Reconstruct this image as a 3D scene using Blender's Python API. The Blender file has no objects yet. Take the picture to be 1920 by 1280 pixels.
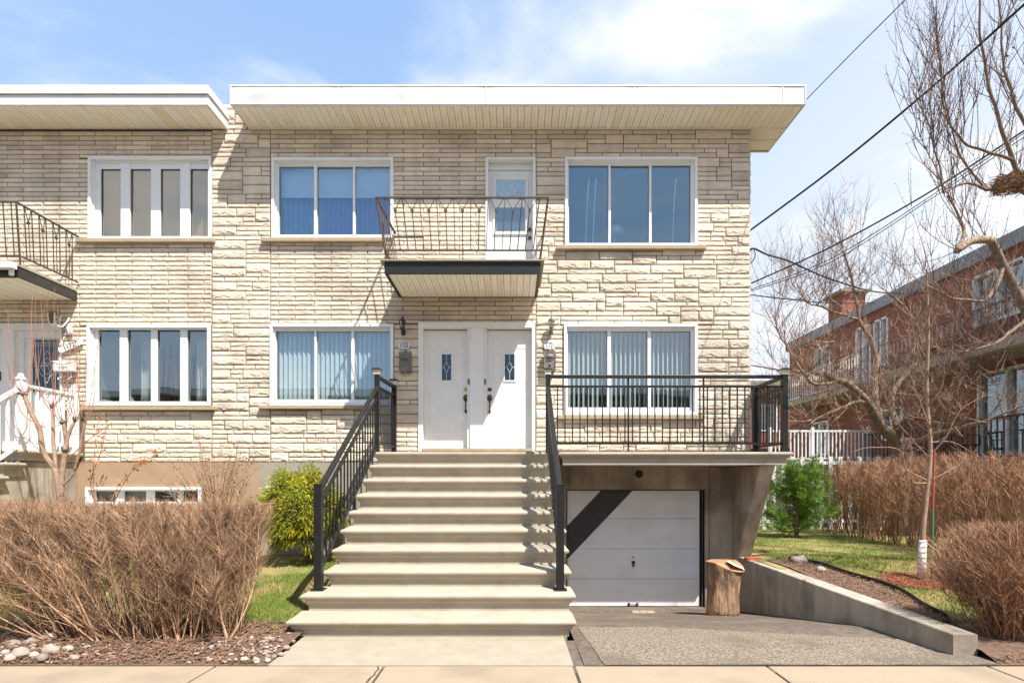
import bpy, math, random
from mathutils import Vector, Matrix, noise
random.seed(7)
R = random.random
def ru(a, b): return a + (b - a) * R()
scene = bpy.context.scene
# ---------------------------------------------------------------- camera
F, CX, HY, EYE, WY = 1050.0, 960.0, 900.0, 1.64, 9.6
cam_d = bpy.data.cameras.new('camera'); cam = bpy.data.objects.new('camera', cam_d)
scene.collection.objects.link(cam); scene.camera = cam
cam_d.sensor_width = 36; cam_d.lens = 36 * F / 1920; cam_d.shift_y = (HY - 640) / 1920
cam_d.clip_end = 1500; cam_d.clip_start = 0.05
cam.location = (0, 0, EYE); cam.rotation_euler = (math.pi / 2, 0, 0)
# ---------------------------------------------------------------- sky, sun, exposure
SUNV = Vector((0.83, -1.0, 1.95)).normalized()
sun_el = math.asin(SUNV.z); sun_az = math.atan2(SUNV.x, SUNV.y)
w = bpy.data.worlds.new('World'); scene.world = w; w.use_nodes = True
nt = w.node_tree; N = nt.nodes; Lk = nt.links
bg = N['Background']; sky = N.new('ShaderNodeTexSky'); sky.sky_type = 'NISHITA'
sky.sun_disc = False; sky.sun_elevation = sun_el; sky.sun_rotation = sun_az
sky.air_density = 1.0; sky.dust_density = 0.6; sky.ozone_density = 1.2
tc = N.new('ShaderNodeTexCoord'); mp = N.new('ShaderNodeMapping'); mp.inputs['Scale'].default_value = (1.0, 1.0, 2.6)
mp.inputs['Location'].default_value = (3.1, 0.4, 1.2)
n1 = N.new('ShaderNodeTexNoise'); n1.inputs['Scale'].default_value = 2.1; n1.inputs['Detail'].default_value = 7; n1.inputs['Roughness'].default_value = .52
n1.inputs['Distortion'].default_value = 0.35
cr = N.new('ShaderNodeValToRGB'); cr.color_ramp.elements[0].position = .45; cr.color_ramp.elements[1].position = .68
cr.color_ramp.interpolation = 'EASE'
# haze towards the horizon and veil towards the east (+x)
sx = N.new('ShaderNodeSeparateXYZ')
vx = N.new('ShaderNodeMapRange'); vx.inputs['From Min'].default_value = -.15; vx.inputs['From Max'].default_value = .5; vx.inputs['To Min'].default_value = 0; vx.inputs['To Max'].default_value = .55
vz = N.new('ShaderNodeMapRange'); vz.inputs['From Min'].default_value = .62; vz.inputs['From Max'].default_value = .05; vz.inputs['To Min'].default_value = 0; vz.inputs['To Max'].default_value = .42
ad = N.new('ShaderNodeMath'); ad.operation = 'ADD'; ad2 = N.new('ShaderNodeMath'); ad2.operation = 'ADD'; ad2.use_clamp = True
mxb = N.new('ShaderNodeMix'); mxb.data_type = 'RGBA'
mxc = N.new('ShaderNodeMix'); mxc.data_type = 'RGBA'; mxc.inputs[7].default_value = (7.3, 7.65, 8.3, 1)
gain = N.new('ShaderNodeMix'); gain.data_type = 'RGBA'; gain.blend_type = 'MULTIPLY'; gain.inputs[0].default_value = 1; gain.inputs[7].default_value = (1.5, 1.6, 1.5, 1)
Lk.new(tc.outputs['Generated'], mp.inputs[0]); Lk.new(mp.outputs[0], n1.inputs['Vector']); Lk.new(n1.outputs['Fac'], cr.inputs[0])
Lk.new(tc.outputs['Generated'], sx.inputs[0]); Lk.new(sx.outputs['X'], vx.inputs['Value']); Lk.new(sx.outputs['Z'], vz.inputs['Value'])
Lk.new(vx.outputs[0], ad.inputs[0]); Lk.new(vz.outputs[0], ad.inputs[1])
Lk.new(cr.outputs[0], ad2.inputs[0]); Lk.new(ad.outputs[0], ad2.inputs[1])
Lk.new(sky.outputs[0], gain.inputs[6])
blu = N.new('ShaderNodeMix'); blu.data_type = 'RGBA'; blu.inputs[0].default_value = .70; blu.inputs[7].default_value = (3.2, 5.0, 8.2, 1)
Lk.new(gain.outputs[2], blu.inputs[6]); Lk.new(blu.outputs[2], mxc.inputs[6]); Lk.new(ad2.outputs[0], mxc.inputs[0])
Lk.new(mxc.outputs[2], bg.inputs['Color'])
bg.inputs['Strength'].default_value = 0.074
sun_d = bpy.data.lights.new('sun', 'SUN'); sun = bpy.data.objects.new('sun', sun_d); scene.collection.objects.link(sun)
sun_d.energy = 5.0; sun_d.angle = math.radians(.5); sun_d.color = (1.0, .955, .88)
sun.rotation_euler = SUNV.to_track_quat('Z', 'Y').to_euler(); sun.location = (6, -8, 14)
vs = scene.view_settings; vs.view_transform = 'Standard'; vs.look = 'None'; vs.exposure = 0.90; vs.gamma = 1; vs.use_curve_mapping = False
scene.render.engine = 'CYCLES'; scene.cycles.max_bounces = 8; scene.cycles.transparent_max_bounces = 16
# ---------------------------------------------------------------- helpers
C = scene.collection
def U(px, py, d): return Vector(((px - CX) / F * d, d, EYE - (py - HY) / F * d))   # a photograph pixel at a distance, as a point of the place
S = F / WY
def wx(px): return (px - CX) / S
def wz(py): return EYE - (py - HY) / S
def thing(name, label, cat, loc=(0, 0, 0), group=None, kind=None):
    o = bpy.data.objects.new(name, None); C.objects.link(o); o.location = loc; o.empty_display_size = .2
    o['label'] = label; o['category'] = cat
    if group: o['group'] = group
    if kind: o['kind'] = kind
    return o
def wloc(o):
    v = Vector(o.location); p = o.parent
    while p: v = v + Vector(p.location); p = p.parent
    return v
def link(o, parent):
    C.objects.link(o)
    if parent: o.parent = parent; o.location = Vector(o.location) - wloc(parent)
    return o
class MB:
    def __init__(s): s.v = []; s.f = []; s.t = []
    def poly(s, pts, idx=None):
        b = len(s.v); s.v += [tuple(p) for p in pts]
        s.f.append([b + i for i in range(len(pts))]) if idx is None else s.f.extend([[b + i for i in q] for q in idx])
    def box(s, x0, x1, y0, y1, z0, z1):
        s.poly([(x0,y0,z0),(x1,y0,z0),(x1,y1,z0),(x0,y1,z0),(x0,y0,z1),(x1,y0,z1),(x1,y1,z1),(x0,y1,z1)],
               [(0,3,2,1),(4,5,6,7),(0,1,5,4),(1,2,6,5),(2,3,7,6),(3,0,4,7)]); return s
    def bar(s, p, q, w, h, up=(0,0,1)):
        p = Vector(p); q = Vector(q); d = (q - p).normalized(); u = Vector(up)
        if abs(d.dot(u)) > .99: u = Vector((0,1,0))
        a = d.cross(u).normalized() * w / 2; b = a.cross(d).normalized() * h / 2
        P = [p-a-b, p+a-b, p+a+b, p-a+b, q-a-b, q+a-b, q+a+b, q-a+b]
        s.poly(P, [(0,3,2,1),(4,5,6,7),(0,1,5,4),(1,2,6,5),(2,3,7,6),(3,0,4,7)]); return s
    def tube(s, pts, rad, n=4, cap=True):
        pts = [Vector(p) for p in pts]; base = len(s.v); m = len(pts)
        if not hasattr(rad, '__len__'): rad = [rad] * m
        ref = Vector((.3, .5, .8)); 
        for i, p in enumerate(pts):
            d = (pts[min(i+1, m-1)] - pts[max(i-1, 0)])
            if d.length < 1e-9: d = Vector((0,0,1))
            d.normalize()
            if i == 0:
                if abs(d.dot(ref)) > .95: ref = Vector((.9, -.3, .1))
                a = d.cross(ref).normalized()
            else:
                a = (a - d * a.dot(d))
                a = a.normalized() if a.length > 1e-6 else d.orthogonal().normalized()
            b = d.cross(a)
            for k in range(n):
                t = 2 * math.pi * k / n
                s.v.append(tuple(p + (a * math.cos(t) + b * math.sin(t)) * rad[i]))
        for i in range(m - 1):
            for k in range(n):
                k2 = (k + 1) % n
                s.f.append([base+i*n+k, base+i*n+k2, base+(i+1)*n+k2, base+(i+1)*n+k])
        if cap: s.f.append([base + k for k in range(n)][::-1]); s.f.append([base+(m-1)*n+k for k in range(n)])
        return s
    def rings(s, loops, capb=True, capt=True):
        b = len(s.v); n = len(loops[0])
        for L in loops: s.v += [tuple(p) for p in L]
        for i in range(len(loops) - 1):
            for k in range(n):
                k2 = (k + 1) % n; s.f.append([b+i*n+k, b+i*n+k2, b+(i+1)*n+k2, b+(i+1)*n+k])
        if capb: s.f.append([b + k for k in range(n)][::-1])
        if capt: s.f.append([b + (len(loops)-1)*n + k for k in range(n)])
        return s
    def lathe(s, c, prof, n=12):
        return s.rings([[(c[0]+r*math.cos(6.2832*k/n), c[1]+r*math.sin(6.2832*k/n), c[2]+z) for k in range(n)] for r, z in prof])
    def blob(s, c, r, sc=(1,1,1), rough=.15, seed=0, nu=10, nv=7):
        L = []
        for j in range(nv + 1):
            th = math.pi * (.02 + .96 * j / nv); ring = []
            for k in range(nu):
                ph = 6.2832 * k / nu
                d = Vector((math.sin(th)*math.cos(ph), math.sin(th)*math.sin(ph), -math.cos(th)))
                q = r * (1 + rough * noise.noise(d * 1.7 + Vector((seed*3.1, seed, 0))) * 2)
                ring.append((c[0]+d.x*q*sc[0], c[1]+d.y*q*sc[1], c[2]+d.z*q*sc[2]))
            L.append(ring)
        return s.rings(L)
    def build(s, name, mat, parent=None, smooth=False, center=True, kind=None, tone=None, bevel=0, **props):
        me = bpy.data.meshes.new(name); v = s.v; loc = Vector((0,0,0))
        if center and v:
            lo = [min(p[i] for p in v) for i in range(3)]; hi = [max(p[i] for p in v) for i in range(3)]
            loc = Vector([(lo[i]+hi[i])/2 for i in range(3)]); loc.z = lo[2]
            v = [(p[0]-loc.x, p[1]-loc.y, p[2]-loc.z) for p in v]
        me.from_pydata(v, [], s.f); me.materials.append(mat)
        if smooth: me.polygons.foreach_set('use_smooth', [True] * len(me.polygons))
        if tone is not None or s.t:
            at = me.attributes.new('tone', 'FLOAT', 'POINT')
            at.data.foreach_set('value', s.t if s.t else [tone] * len(v))
        o = bpy.data.objects.new(name, me); o.location = loc
        if bevel:
            b = o.modifiers.new('bevel', 'BEVEL'); b.width = bevel; b.segments = 2; b.limit_method = 'ANGLE'
        if kind: o['kind'] = kind
        for k, val in props.items(): o[k] = val
        return link(o, parent)
def dup(o, dx, parent):
    c = o.copy(); C.objects.link(c); c.parent = parent; c.location = Vector(o.location) + Vector(dx); return c
def copy_tree(o, parent, loc):
    c = o.copy(); C.objects.link(c); c.parent = parent; c.location = loc
    for ch in [x for x in o.children]: copy_tree(ch, c, ch.location)
    return c
# ---------------------------------------------------------------- materials
def M(name, c1, c2=None, scale=4, rough=.75, bump=0, bscale=None, metal=0, stretch=(1,1,1), detail=5, spec=.4, tone=0, streak=0, c3=None, s3=.8, amt3=.5, ramp=(.35,.65)):
    m = bpy.data.materials.new(name); m.use_nodes = True; t = m.node_tree; n = t.nodes; p = n['Principled BSDF']
    p.inputs['Roughness'].default_value = rough; p.inputs['Metallic'].default_value = metal
    p.inputs['Specular IOR Level'].default_value = spec
    c2 = c2 or tuple(x * .85 for x in c1)
    g = n.new('ShaderNodeNewGeometry'); mp = n.new('ShaderNodeMapping'); mp.inputs['Scale'].default_value = stretch
    t.links.new(g.outputs['Position'], mp.inputs[0])
    no = n.new('ShaderNodeTexNoise'); no.inputs['Scale'].default_value = scale; no.inputs['Detail'].default_value = detail; no.inputs['Roughness'].default_value = .62
    t.links.new(mp.outputs[0], no.inputs['Vector'])
    cr = n.new('ShaderNodeValToRGB'); e = cr.color_ramp.elements; e[0].position, e[1].position = ramp
    e[0].color = (*c1, 1); e[1].color = (*c2, 1); t.links.new(no.outputs['Fac'], cr.inputs[0]); col = cr.outputs[0]
    if c3:
        no3 = n.new('ShaderNodeTexNoise'); no3.inputs['Scale'].default_value = s3; no3.inputs['Detail'].default_value = 6
        t.links.new(g.outputs['Position'], no3.inputs['Vector'])
        mr = n.new('ShaderNodeMapRange'); mr.inputs[1].default_value = .5; mr.inputs[2].default_value = .68; mr.inputs[4].default_value = amt3
        t.links.new(no3.outputs['Fac'], mr.inputs[0])
        mx = n.new('ShaderNodeMix'); mx.data_type = 'RGBA'; t.links.new(mr.outputs[0], mx.inputs[0]); t.links.new(col, mx.inputs[6]); mx.inputs[7].default_value = (*c3, 1)
        col = mx.outputs[2]
    if streak:
        ms = n.new('ShaderNodeMapping'); ms.inputs['Scale'].default_value = (5.5, 5.5, .55); t.links.new(g.outputs['Position'], ms.inputs[0])
        ns = n.new('ShaderNodeTexNoise'); ns.inputs['Scale'].default_value = 1; ns.inputs['Detail'].default_value = 6; t.links.new(ms.outputs[0], ns.inputs['Vector'])
        rs = n.new('ShaderNodeMapRange'); rs.inputs[1].default_value = .48; rs.inputs[2].default_value = .75; rs.inputs[3].default_value = 1; rs.inputs[4].default_value = 1 - streak; t.links.new(ns.outputs['Fac'], rs.inputs[0])
        v2 = n.new('ShaderNodeVectorMath'); v2.operation = 'SCALE'; t.links.new(col, v2.inputs[0]); t.links.new(rs.outputs[0], v2.inputs['Scale']); col = v2.outputs[0]
    if tone:
        at = n.new('ShaderNodeAttribute'); at.attribute_name = 'tone'
        mr = n.new('ShaderNodeMapRange'); mr.inputs[3].default_value = 1 - tone; mr.inputs[4].default_value = 1 + tone
        t.links.new(at.outputs['Fac'], mr.inputs[0])
        vm = n.new('ShaderNodeVectorMath'); vm.operation = 'SCALE'; t.links.new(col, vm.inputs[0]); t.links.new(mr.outputs[0], vm.inputs['Scale']); col = vm.outputs[0]
    t.links.new(col, p.inputs['Base Color'])
    if bump:
        nb = n.new('ShaderNodeTexNoise'); nb.inputs['Scale'].default_value = bscale or scale * 6; nb.inputs['Detail'].default_value = 4
        t.links.new(mp.outputs[0], nb.inputs['Vector'])
        bp = n.new('ShaderNodeBump'); bp.inputs['Distance'].default_value = bump; bp.inputs['Strength'].default_value = .8
        t.links.new(nb.outputs['Fac'], bp.inputs['Height']); t.links.new(bp.outputs[0], p.inputs['Normal'])
    return m
def glass(name, tint, refl, rough=.0, base=None):
    m = bpy.data.materials.new(name); m.use_nodes = True; t = m.node_tree; n = t.nodes; n.remove(n['Principled BSDF'])
    out = n['Material Output']; tr = n.new('ShaderNodeBsdfTransparent'); tr.inputs[0].default_value = (*tint, 1)
    gl = n.new('ShaderNodeBsdfGlossy'); gl.inputs['Roughness'].default_value = rough; gl.inputs[0].default_value = (*(base or (.9,.97,1)), 1)
    lw0 = n.new('ShaderNodeLayerWeight'); lw0.inputs[0].default_value = .5; lw = n.new('ShaderNodeMath'); lw.operation = 'POWER'; lw.inputs[1].default_value = 4; t.links.new(lw0.outputs['Facing'], lw.inputs[0])
    mr = n.new('ShaderNodeMapRange'); mr.inputs[1].default_value = 0; mr.inputs[2].default_value = 1; mr.inputs[3].default_value = refl; mr.inputs[4].default_value = 1
    t.links.new(lw.outputs[0], mr.inputs[0])
    g = n.new('ShaderNodeNewGeometry'); nb = n.new('ShaderNodeTexNoise'); nb.inputs['Scale'].default_value = 1.3; nb.inputs['Detail'].default_value = 1
    bp = n.new('ShaderNodeBump'); bp.inputs['Distance'].default_value = .006; bp.inputs['Strength'].default_value = .5
    t.links.new(g.outputs['Position'], nb.inputs['Vector']); t.links.new(nb.outputs['Fac'], bp.inputs['Height']); t.links.new(bp.outputs[0], gl.inputs['Normal'])
    mx = n.new('ShaderNodeMixShader'); t.links.new(mr.outputs[0], mx.inputs[0]); t.links.new(tr.outputs[0], mx.inputs[1]); t.links.new(gl.outputs[0], mx.inputs[2])
    t.links.new(mx.outputs[0], out.inputs[0]); return m
m_stone = M('cream_stone', (.73,.62,.495), (.64,.54,.43), scale=9, rough=.9, bump=.007, bscale=34, stretch=(1,1,1.8), tone=.15, streak=.17, c3=(.40,.33,.265), s3=1.1, amt3=.6, spec=.2)
m_joint = M('mortar', (.17,.135,.105), (.11,.09,.07), scale=12, rough=.95, spec=.1)
m_roofw = M('roof_edge_paint', (.70,.695,.68), (.66,.655,.64), scale=3, rough=.5, streak=.08, c3=(.55,.54,.51), s3=1.8, amt3=.3)
m_white = M('white_paint', (.76,.76,.75), (.71,.71,.70), scale=3, rough=.42, c3=(.66,.65,.62), s3=2.2, amt3=.35)
m_vinyl = M('white_vinyl', (.82,.83,.84), (.78,.79,.80), scale=5, rough=.35)
m_door = M('door_paint', (.78,.77,.75), (.73,.72,.70), scale=4, rough=.4, bump=.0008, bscale=90)
m_soffit = M('cream_aluminium', (.87,.83,.745), (.83,.79,.70), scale=2.5, rough=.5, c3=(.74,.63,.45), s3=1.7, amt3=.3)
m_dark = M('black_aluminium', (.010,.010,.0105), (.015,.014,.013), scale=6, rough=.45, spec=.35)
m_iron = M('aged_iron', (.045,.034,.028), (.10,.075,.055), scale=40, rough=.7, bump=.001, bscale=90)
m_conc = M('cream_concrete', (.40,.35,.28), (.35,.305,.24), scale=6, rough=.85, bump=.004, bscale=60, stretch=(.5,1,1.5), detail=9, c3=(.27,.23,.175), s3=5.5, amt3=.35, spec=.2)
m_conc_g = M('grey_concrete', (.46,.395,.315), (.33,.275,.215), scale=3.2, rough=.92, bump=.006, bscale=40, stretch=(1,1,.45), detail=8, streak=.4, c3=(.17,.14,.11), s3=1.3, amt3=.75, spec=.15)
m_walk = M('walk_concrete', (.335,.29,.225), (.29,.25,.19), scale=5, rough=.93, bump=.002, bscale=120, c3=(.29,.25,.19), s3=1.6, amt3=.6, spec=.2)
m_side = M('sidewalk_concrete', (.33,.26,.185), (.32,.25,.18), scale=5, rough=.95, bump=.003, bscale=140, c3=(.24,.19,.14), s3=1.4, amt3=.75, spec=.2)
m_asph = M('worn_asphalt', (.29,.232,.178), (.10,.08,.062), scale=55, rough=.95, bump=.012, bscale=60, detail=3, c3=(.12,.098,.078), s3=1.1, amt3=.7, ramp=(.40,.62), spec=.2)
m_asph_d = M('dark_asphalt', (.10,.080,.064), (.16,.125,.098), scale=10, rough=.92, bump=.010, bscale=70, c3=(.21,.165,.125), s3=1.3, amt3=.7, spec=.25)
m_road = M('road_asphalt', (.075,.073,.07), (.11,.105,.10), scale=20, rough=.92, bump=.004, bscale=120)
m_crack = M('crack_dark', (.05,.042,.035), (.08,.065,.05), scale=20, rough=1)
m_tan = M('tan_parging', (.40,.275,.185), (.35,.24,.16), scale=4, rough=.95, bump=.004, bscale=90, spec=.1)
m_grey = M('grey_parging', (.34,.305,.25), (.29,.26,.21), scale=3, rough=.95, bump=.003, bscale=80, spec=.1)
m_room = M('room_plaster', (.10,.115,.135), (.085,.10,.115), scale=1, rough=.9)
m_shade = M('taupe_shade', (.40,.37,.32), (.30,.28,.25), scale=1.1, rough=.9)
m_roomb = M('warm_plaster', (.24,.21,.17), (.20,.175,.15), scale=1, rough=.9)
m_blind = M('blind_fabric', (.66,.70,.68), (.60,.64,.62), scale=8, rough=.8)
m_curt = M('purple_curtain', (.25,.19,.46), (.17,.14,.36), scale=4, rough=.9)
m_curtb = M('blue_curtain', (.24,.36,.50), (.17,.27,.40), scale=4, rough=.9)
m_sheer = M('sheer_curtain', (.55,.55,.50), (.42,.42,.38), scale=4, rough=.9)
m_glass = glass('window_glass', (.90,.94,.95), .15, base=(.80,.92,1))
m_glass_up = glass('upper_window_glass', (.84,.90,.94), .16, base=(.62,.84,1))
m_glass_tint = glass('bronze_glass', (.92,.90,.86), .22, base=(.86,.80,.70))
m_glass_small = glass('door_glass', (.5,.6,.66), .06, base=(.7,.88,1))
m_sill = M('stone_sill', (.40,.31,.21), (.33,.255,.17), scale=8, rough=.9, bump=.003, bscale=60)
m_pewter = M('pewter_metal', (.12,.105,.095), (.26,.235,.21), scale=28, rough=.5, metal=.5, bump=.006, bscale=60)
m_bronze = M('bronze', (.10,.07,.045), (.16,.12,.08), scale=30, rough=.35, metal=.8)
m_brass = M('brass', (.55,.42,.16), (.5,.38,.14), scale=10, rough=.25, metal=1)
m_lead = M('lead_came', (.72,.70,.62), (.6,.58,.5), scale=10, rough=.4, metal=.2)
m_ink = M('black_ink', (.02,.02,.022), rough=.6)
m_black = M('black_paint', (.028,.027,.026), (.04,.038,.036), scale=6, rough=.5)
m_garage = M('garage_paint', (.74,.74,.745), (.69,.69,.70), scale=3, rough=.55, bump=.0012, bscale=60, stretch=(.2,1,3), c3=(.56,.56,.55), s3=1.8, amt3=.45)
m_twig = M('twig_bark', (.40,.25,.155), (.20,.118,.072), scale=7, rough=.9, tone=.65, spec=.15)
m_twig_r = M('russet_twig', (.43,.235,.14), (.21,.12,.078), scale=7, rough=.9, tone=.65, spec=.15)
m_dark_twig = M('dark_twig', (.22,.14,.10), (.11,.072,.055), scale=5, rough=.9, tone=.5, spec=.15)
m_apple = M('apple_twig', (.30,.20,.145), (.13,.085,.065), scale=5, rough=.9, tone=.55, spec=.15)
m_bark = M('grey_bark', (.30,.22,.165), (.15,.105,.08), scale=22, rough=.95, bump=.008, bscale=40, tone=.25, spec=.1)
m_bark_p = M('pinkish_bark', (.36,.245,.175), (.24,.15,.11), scale=16, rough=.9, bump=.004, bscale=50, tone=.25, spec=.15)
m_red_twig = M('red_shoot', (.40,.17,.105), (.30,.13,.085), scale=9, rough=.8, tone=.3)
m_dead = M('dry_leaf', (.30,.15,.07), (.20,.10,.055), scale=9, rough=.9, tone=.4)
m_orange = M('orange_leaf', (.50,.16,.05), (.38,.11,.04), scale=9, rough=.9, tone=.3)
m_gold = M('golden_cypress', (.38,.33,.015), (.13,.17,.012), scale=3.0, rough=.8, tone=.5, detail=3)
m_pine = M('pine_needle', (.22,.36,.045), (.08,.19,.02), scale=3, rough=.75, tone=.5)
m_grass = M('grass_blade', (.15,.20,.028), (.34,.27,.10), scale=1.6, rough=.9, tone=.35, detail=6, ramp=(.42,.60))
m_lawn = M('lawn_soil', (.13,.16,.03), (.28,.22,.09), scale=1.6, rough=1, bump=.01, bscale=60, detail=6, ramp=(.42,.60))
m_mulch = M('brown_mulch', (.17,.10,.065), (.09,.058,.042), scale=18, rough=1, bump=.015, bscale=60, c3=(.22,.12,.07), s3=2, amt3=.6)
m_redm = M('red_mulch', (.34,.085,.05), (.2,.06,.04), scale=20, rough=1, tone=.4)
m_chip = M('bark_chip', (.27,.15,.09), (.14,.085,.06), scale=15, rough=.95, tone=.5)
m_rock = M('pale_rock', (.40,.33,.275), (.26,.21,.18), scale=12, rough=.85, tone=.35, c3=(.46,.33,.27), s3=4, amt3=.6)
m_cutw = M('cut_wood', (.42,.22,.11), (.27,.13,.065), scale=7, rough=.8, tone=0, bump=.004, bscale=40)
m_barkl = M('log_wood', (.47,.27,.14), (.17,.105,.07), scale=9, rough=.85, bump=.05, bscale=22, stretch=(1,1,.22), c3=(.12,.10,.08), s3=2.2, amt3=.95, ramp=(.42,.56))
m_bed = M('black_plastic', (.012,.012,.013), (.02,.02,.02), rough=.3, spec=.5)
m_wire = M('black_wire', (.012,.014,.018), rough=.6)
m_brickred = M('loose_brick', (.50,.13,.06), (.40,.10,.05), scale=20, rough=.9, bump=.003)
m_wood = M('weathered_wood', (.25,.22,.18), (.17,.15,.125), scale=8, rough=.95)
m_wrap = M('white_tree_wrap', (.75,.73,.70), (.6,.58,.55), scale=12, rough=.8)
m_green = M('green_paint', (.10,.18,.10), rough=.6)
m_redp = M('red_paint', (.38,.08,.05), rough=.6)
def brick_mat(name, c1, c2, mort, axis):
    m = M(name, c1, c2, scale=3, rough=.92); t = m.node_tree; n = t.nodes; p = n['Principled BSDF']
    g = n.new('ShaderNodeNewGeometry'); sp = n.new('ShaderNodeSeparateXYZ'); cb = n.new('ShaderNodeCombineXYZ')
    t.links.new(g.outputs['Position'], sp.inputs[0]); ad = n.new('ShaderNodeMath'); ad.operation = 'ADD'
    t.links.new(sp.outputs['X'], ad.inputs[0]); t.links.new(sp.outputs['Y'], ad.inputs[1])
    t.links.new(ad.outputs[0], cb.inputs[0]); t.links.new(sp.outputs['Z'], cb.inputs[1])
    b = n.new('ShaderNodeTexBrick'); b.inputs['Scale'].default_value = 1; b.inputs['Brick Width'].default_value = .22; b.inputs['Row Height'].default_value = .075
    b.inputs['Mortar Size'].default_value = .008; b.inputs['Color1'].default_value = (*c1, 1); b.inputs['Color2'].default_value = (*c2, 1); b.inputs['Mortar'].default_value = (*mort, 1)
    t.links.new(cb.outputs[0], b.inputs['Vector']); t.links.new(b.outputs[0], p.inputs['Base Color'])
    bp = n.new('ShaderNodeBump'); bp.inputs['Distance'].default_value = .008; bp.invert = True; t.links.new(b.outputs['Fac'], bp.inputs['Height']); t.links.new(bp.outputs[0], p.inputs['Normal'])
    return m
m_redbrick = brick_mat('red_brick', (.30,.078,.05), (.20,.055,.038), (.28,.18,.14), 0)
# perforated soffit: rows of small dark holes printed on the panel face
def soffit_mat():
    m = M('perforated_aluminium', (.86,.81,.71), (.83,.775,.665), scale=2.5, rough=.5, c3=(.72,.56,.32), s3=1.3, amt3=.45); t = m.node_tree; n = t.nodes; p = n['Principled BSDF']
    src = p.inputs['Base Color'].links[0].from_socket
    g = n.new('ShaderNodeNewGeometry'); v = n.new('ShaderNodeTexVoronoi'); v.inputs['Scale'].default_value = 45; v.inputs['Randomness'].default_value = 0
    t.links.new(g.outputs['Position'], v.inputs['Vector'])
    mr = n.new('ShaderNodeMapRange'); mr.inputs[1].default_value = .20; mr.inputs[2].default_value = .32; mr.inputs[3].default_value = .75; mr.inputs[4].default_value = 0
    t.links.new(v.outputs['Distance'], mr.inputs[0])
    mx = n.new('ShaderNodeMix'); mx.data_type = 'RGBA'; t.links.new(mr.outputs[0], mx.inputs[0]); t.links.new(src, mx.inputs[6]); mx.inputs[7].default_value = (.26,.17,.08,1)
    t.links.new(mx.outputs[2], p.inputs['Base Color']); return m
m_perf = soffit_mat()
# ---------------------------------------------------------------- ground
def sheet(name, mat, fn, x0, x1, y0, y1, nx, ny, parent=None, **k):
    mb = MB()
    for j in range(ny + 1):
        for i in range(nx + 1):
            x = x0 + (x1-x0)*i/nx; y = y0 + (y1-y0)*j/ny; q = fn(x, y); mb.v.append((x, y, q) if not isinstance(q, tuple) else q)
    for j in range(ny):
        for i in range(nx): a = j*(nx+1)+i; mb.f.append([a, a+1, a+nx+2, a+nx+1])
    o = mb.build(name, mat, parent, smooth=True, center=False); 
    for kk, vv in k.items(): o[kk] = vv
    return o
def sm(t): t = max(0, min(1, t)); return t*t*(3-2*t)
def nz(x, y, s=1.0, sd=0): return noise.noise(Vector((x*s, y*s, sd)))
def gl(x, y): return .02 + .34*sm((y-4.9)/4.4) + .02*nz(x, y, 1.2)     # left garden
def gr(x, y): return .03*sm((y-4.8)/.5) + .33*sm((y-4.9)/4.2) + .02*nz(x, y, 1.1, 5)   # right garden
MB().box(-220, 220, -120, 420, -1.4, -.75).build('ground', m_lawn, kind='structure')
MB().box(-120, 120, -9.5, 2.2, -.6, -.13).build('road', m_road, kind='structure')
# sidewalk slabs, each a piece; the joints between them
sw = MB().box(-40, 40, 2.35, 4.925, -.4, -.012).build('pavement', m_crack, kind='structure')
edges = [-9.2, -7.1, -4.75, -2.62, -1.13, .545, 2.25, 4.2, 6.3, 8.4]
for a, b in zip(edges[:-1], edges[1:]):
    mb = MB(); sk = .0
    # skewed joints: the near end sits further to the left or right as in the photograph
    o1 = {-2.62: -.10, -1.13: -.02, .545: .03, 2.25: .02, 4.2: .02}.get(a, 0); o2 = {-2.62: -.10, -1.13: -.02, .545: .03, 2.25: .02, 4.2: .02}.get(b, 0)
    g = .012
    L0 = [(a+g+o1, 2.4, 0), (b-g+o2, 2.4, 0), (b-g, 4.948, 0), (a+g, 4.948, 0)]
    lo = [(x, y, -.1) for x, y, _ in L0]; md = [(x, y, -.004) for x, y, _ in L0]
    c = Vector(((a+b)/2, 3.66, 0)); tp = [tuple(Vector(p) + (c - Vector(p)).normalized()*.006) for p in L0]
    mb.rings([lo, md, tp]); mb.build('paving_slab', m_side, sw)
MB().box(-40, 40, 2.2, 2.35, -.45, .0).build('kerb', m_conc_g, kind='structure')
# a ragged crack across the middle slab
mb = MB(); pts = []
for i in range(14): y = 4.93 - i*.07; pts.append((-1.16 + .035*nz(y*9, 1) - .004*i, y))
for i in range(13):
    (x0, y0), (x1, y1) = pts[i], pts[i+1]; ww = .006 + .006*abs(nz(y0*30, 3)) ; mb.poly([(x0-ww, y0, .004), (x0+ww, y0, .004), (x1+ww, y1, .004), (x1-ww, y1, .004)])
mb.build('pavement_crack', m_crack, sw)
# garden walk up to the steps, in two slabs
MB().box(-2.15, .535, 5.66, 5.80, -.2, .03).build('garden_path_slab', m_walk, kind='structure', bevel=.006)
def wl(px, py): return U(px, py, F*(EYE-.01)/(py-HY))
mb = MB(); A = [(-2.17, 4.96), (.545, 4.96), (.535, 5.645), (-2.15, 5.645)]
mb.rings([[(x, y, -.2) for x, y in A], [(x, y, .008 if y < 5 else .03) for x, y in A]]); mb.build('garden_path', m_walk, kind='structure', bevel=.006)
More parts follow.
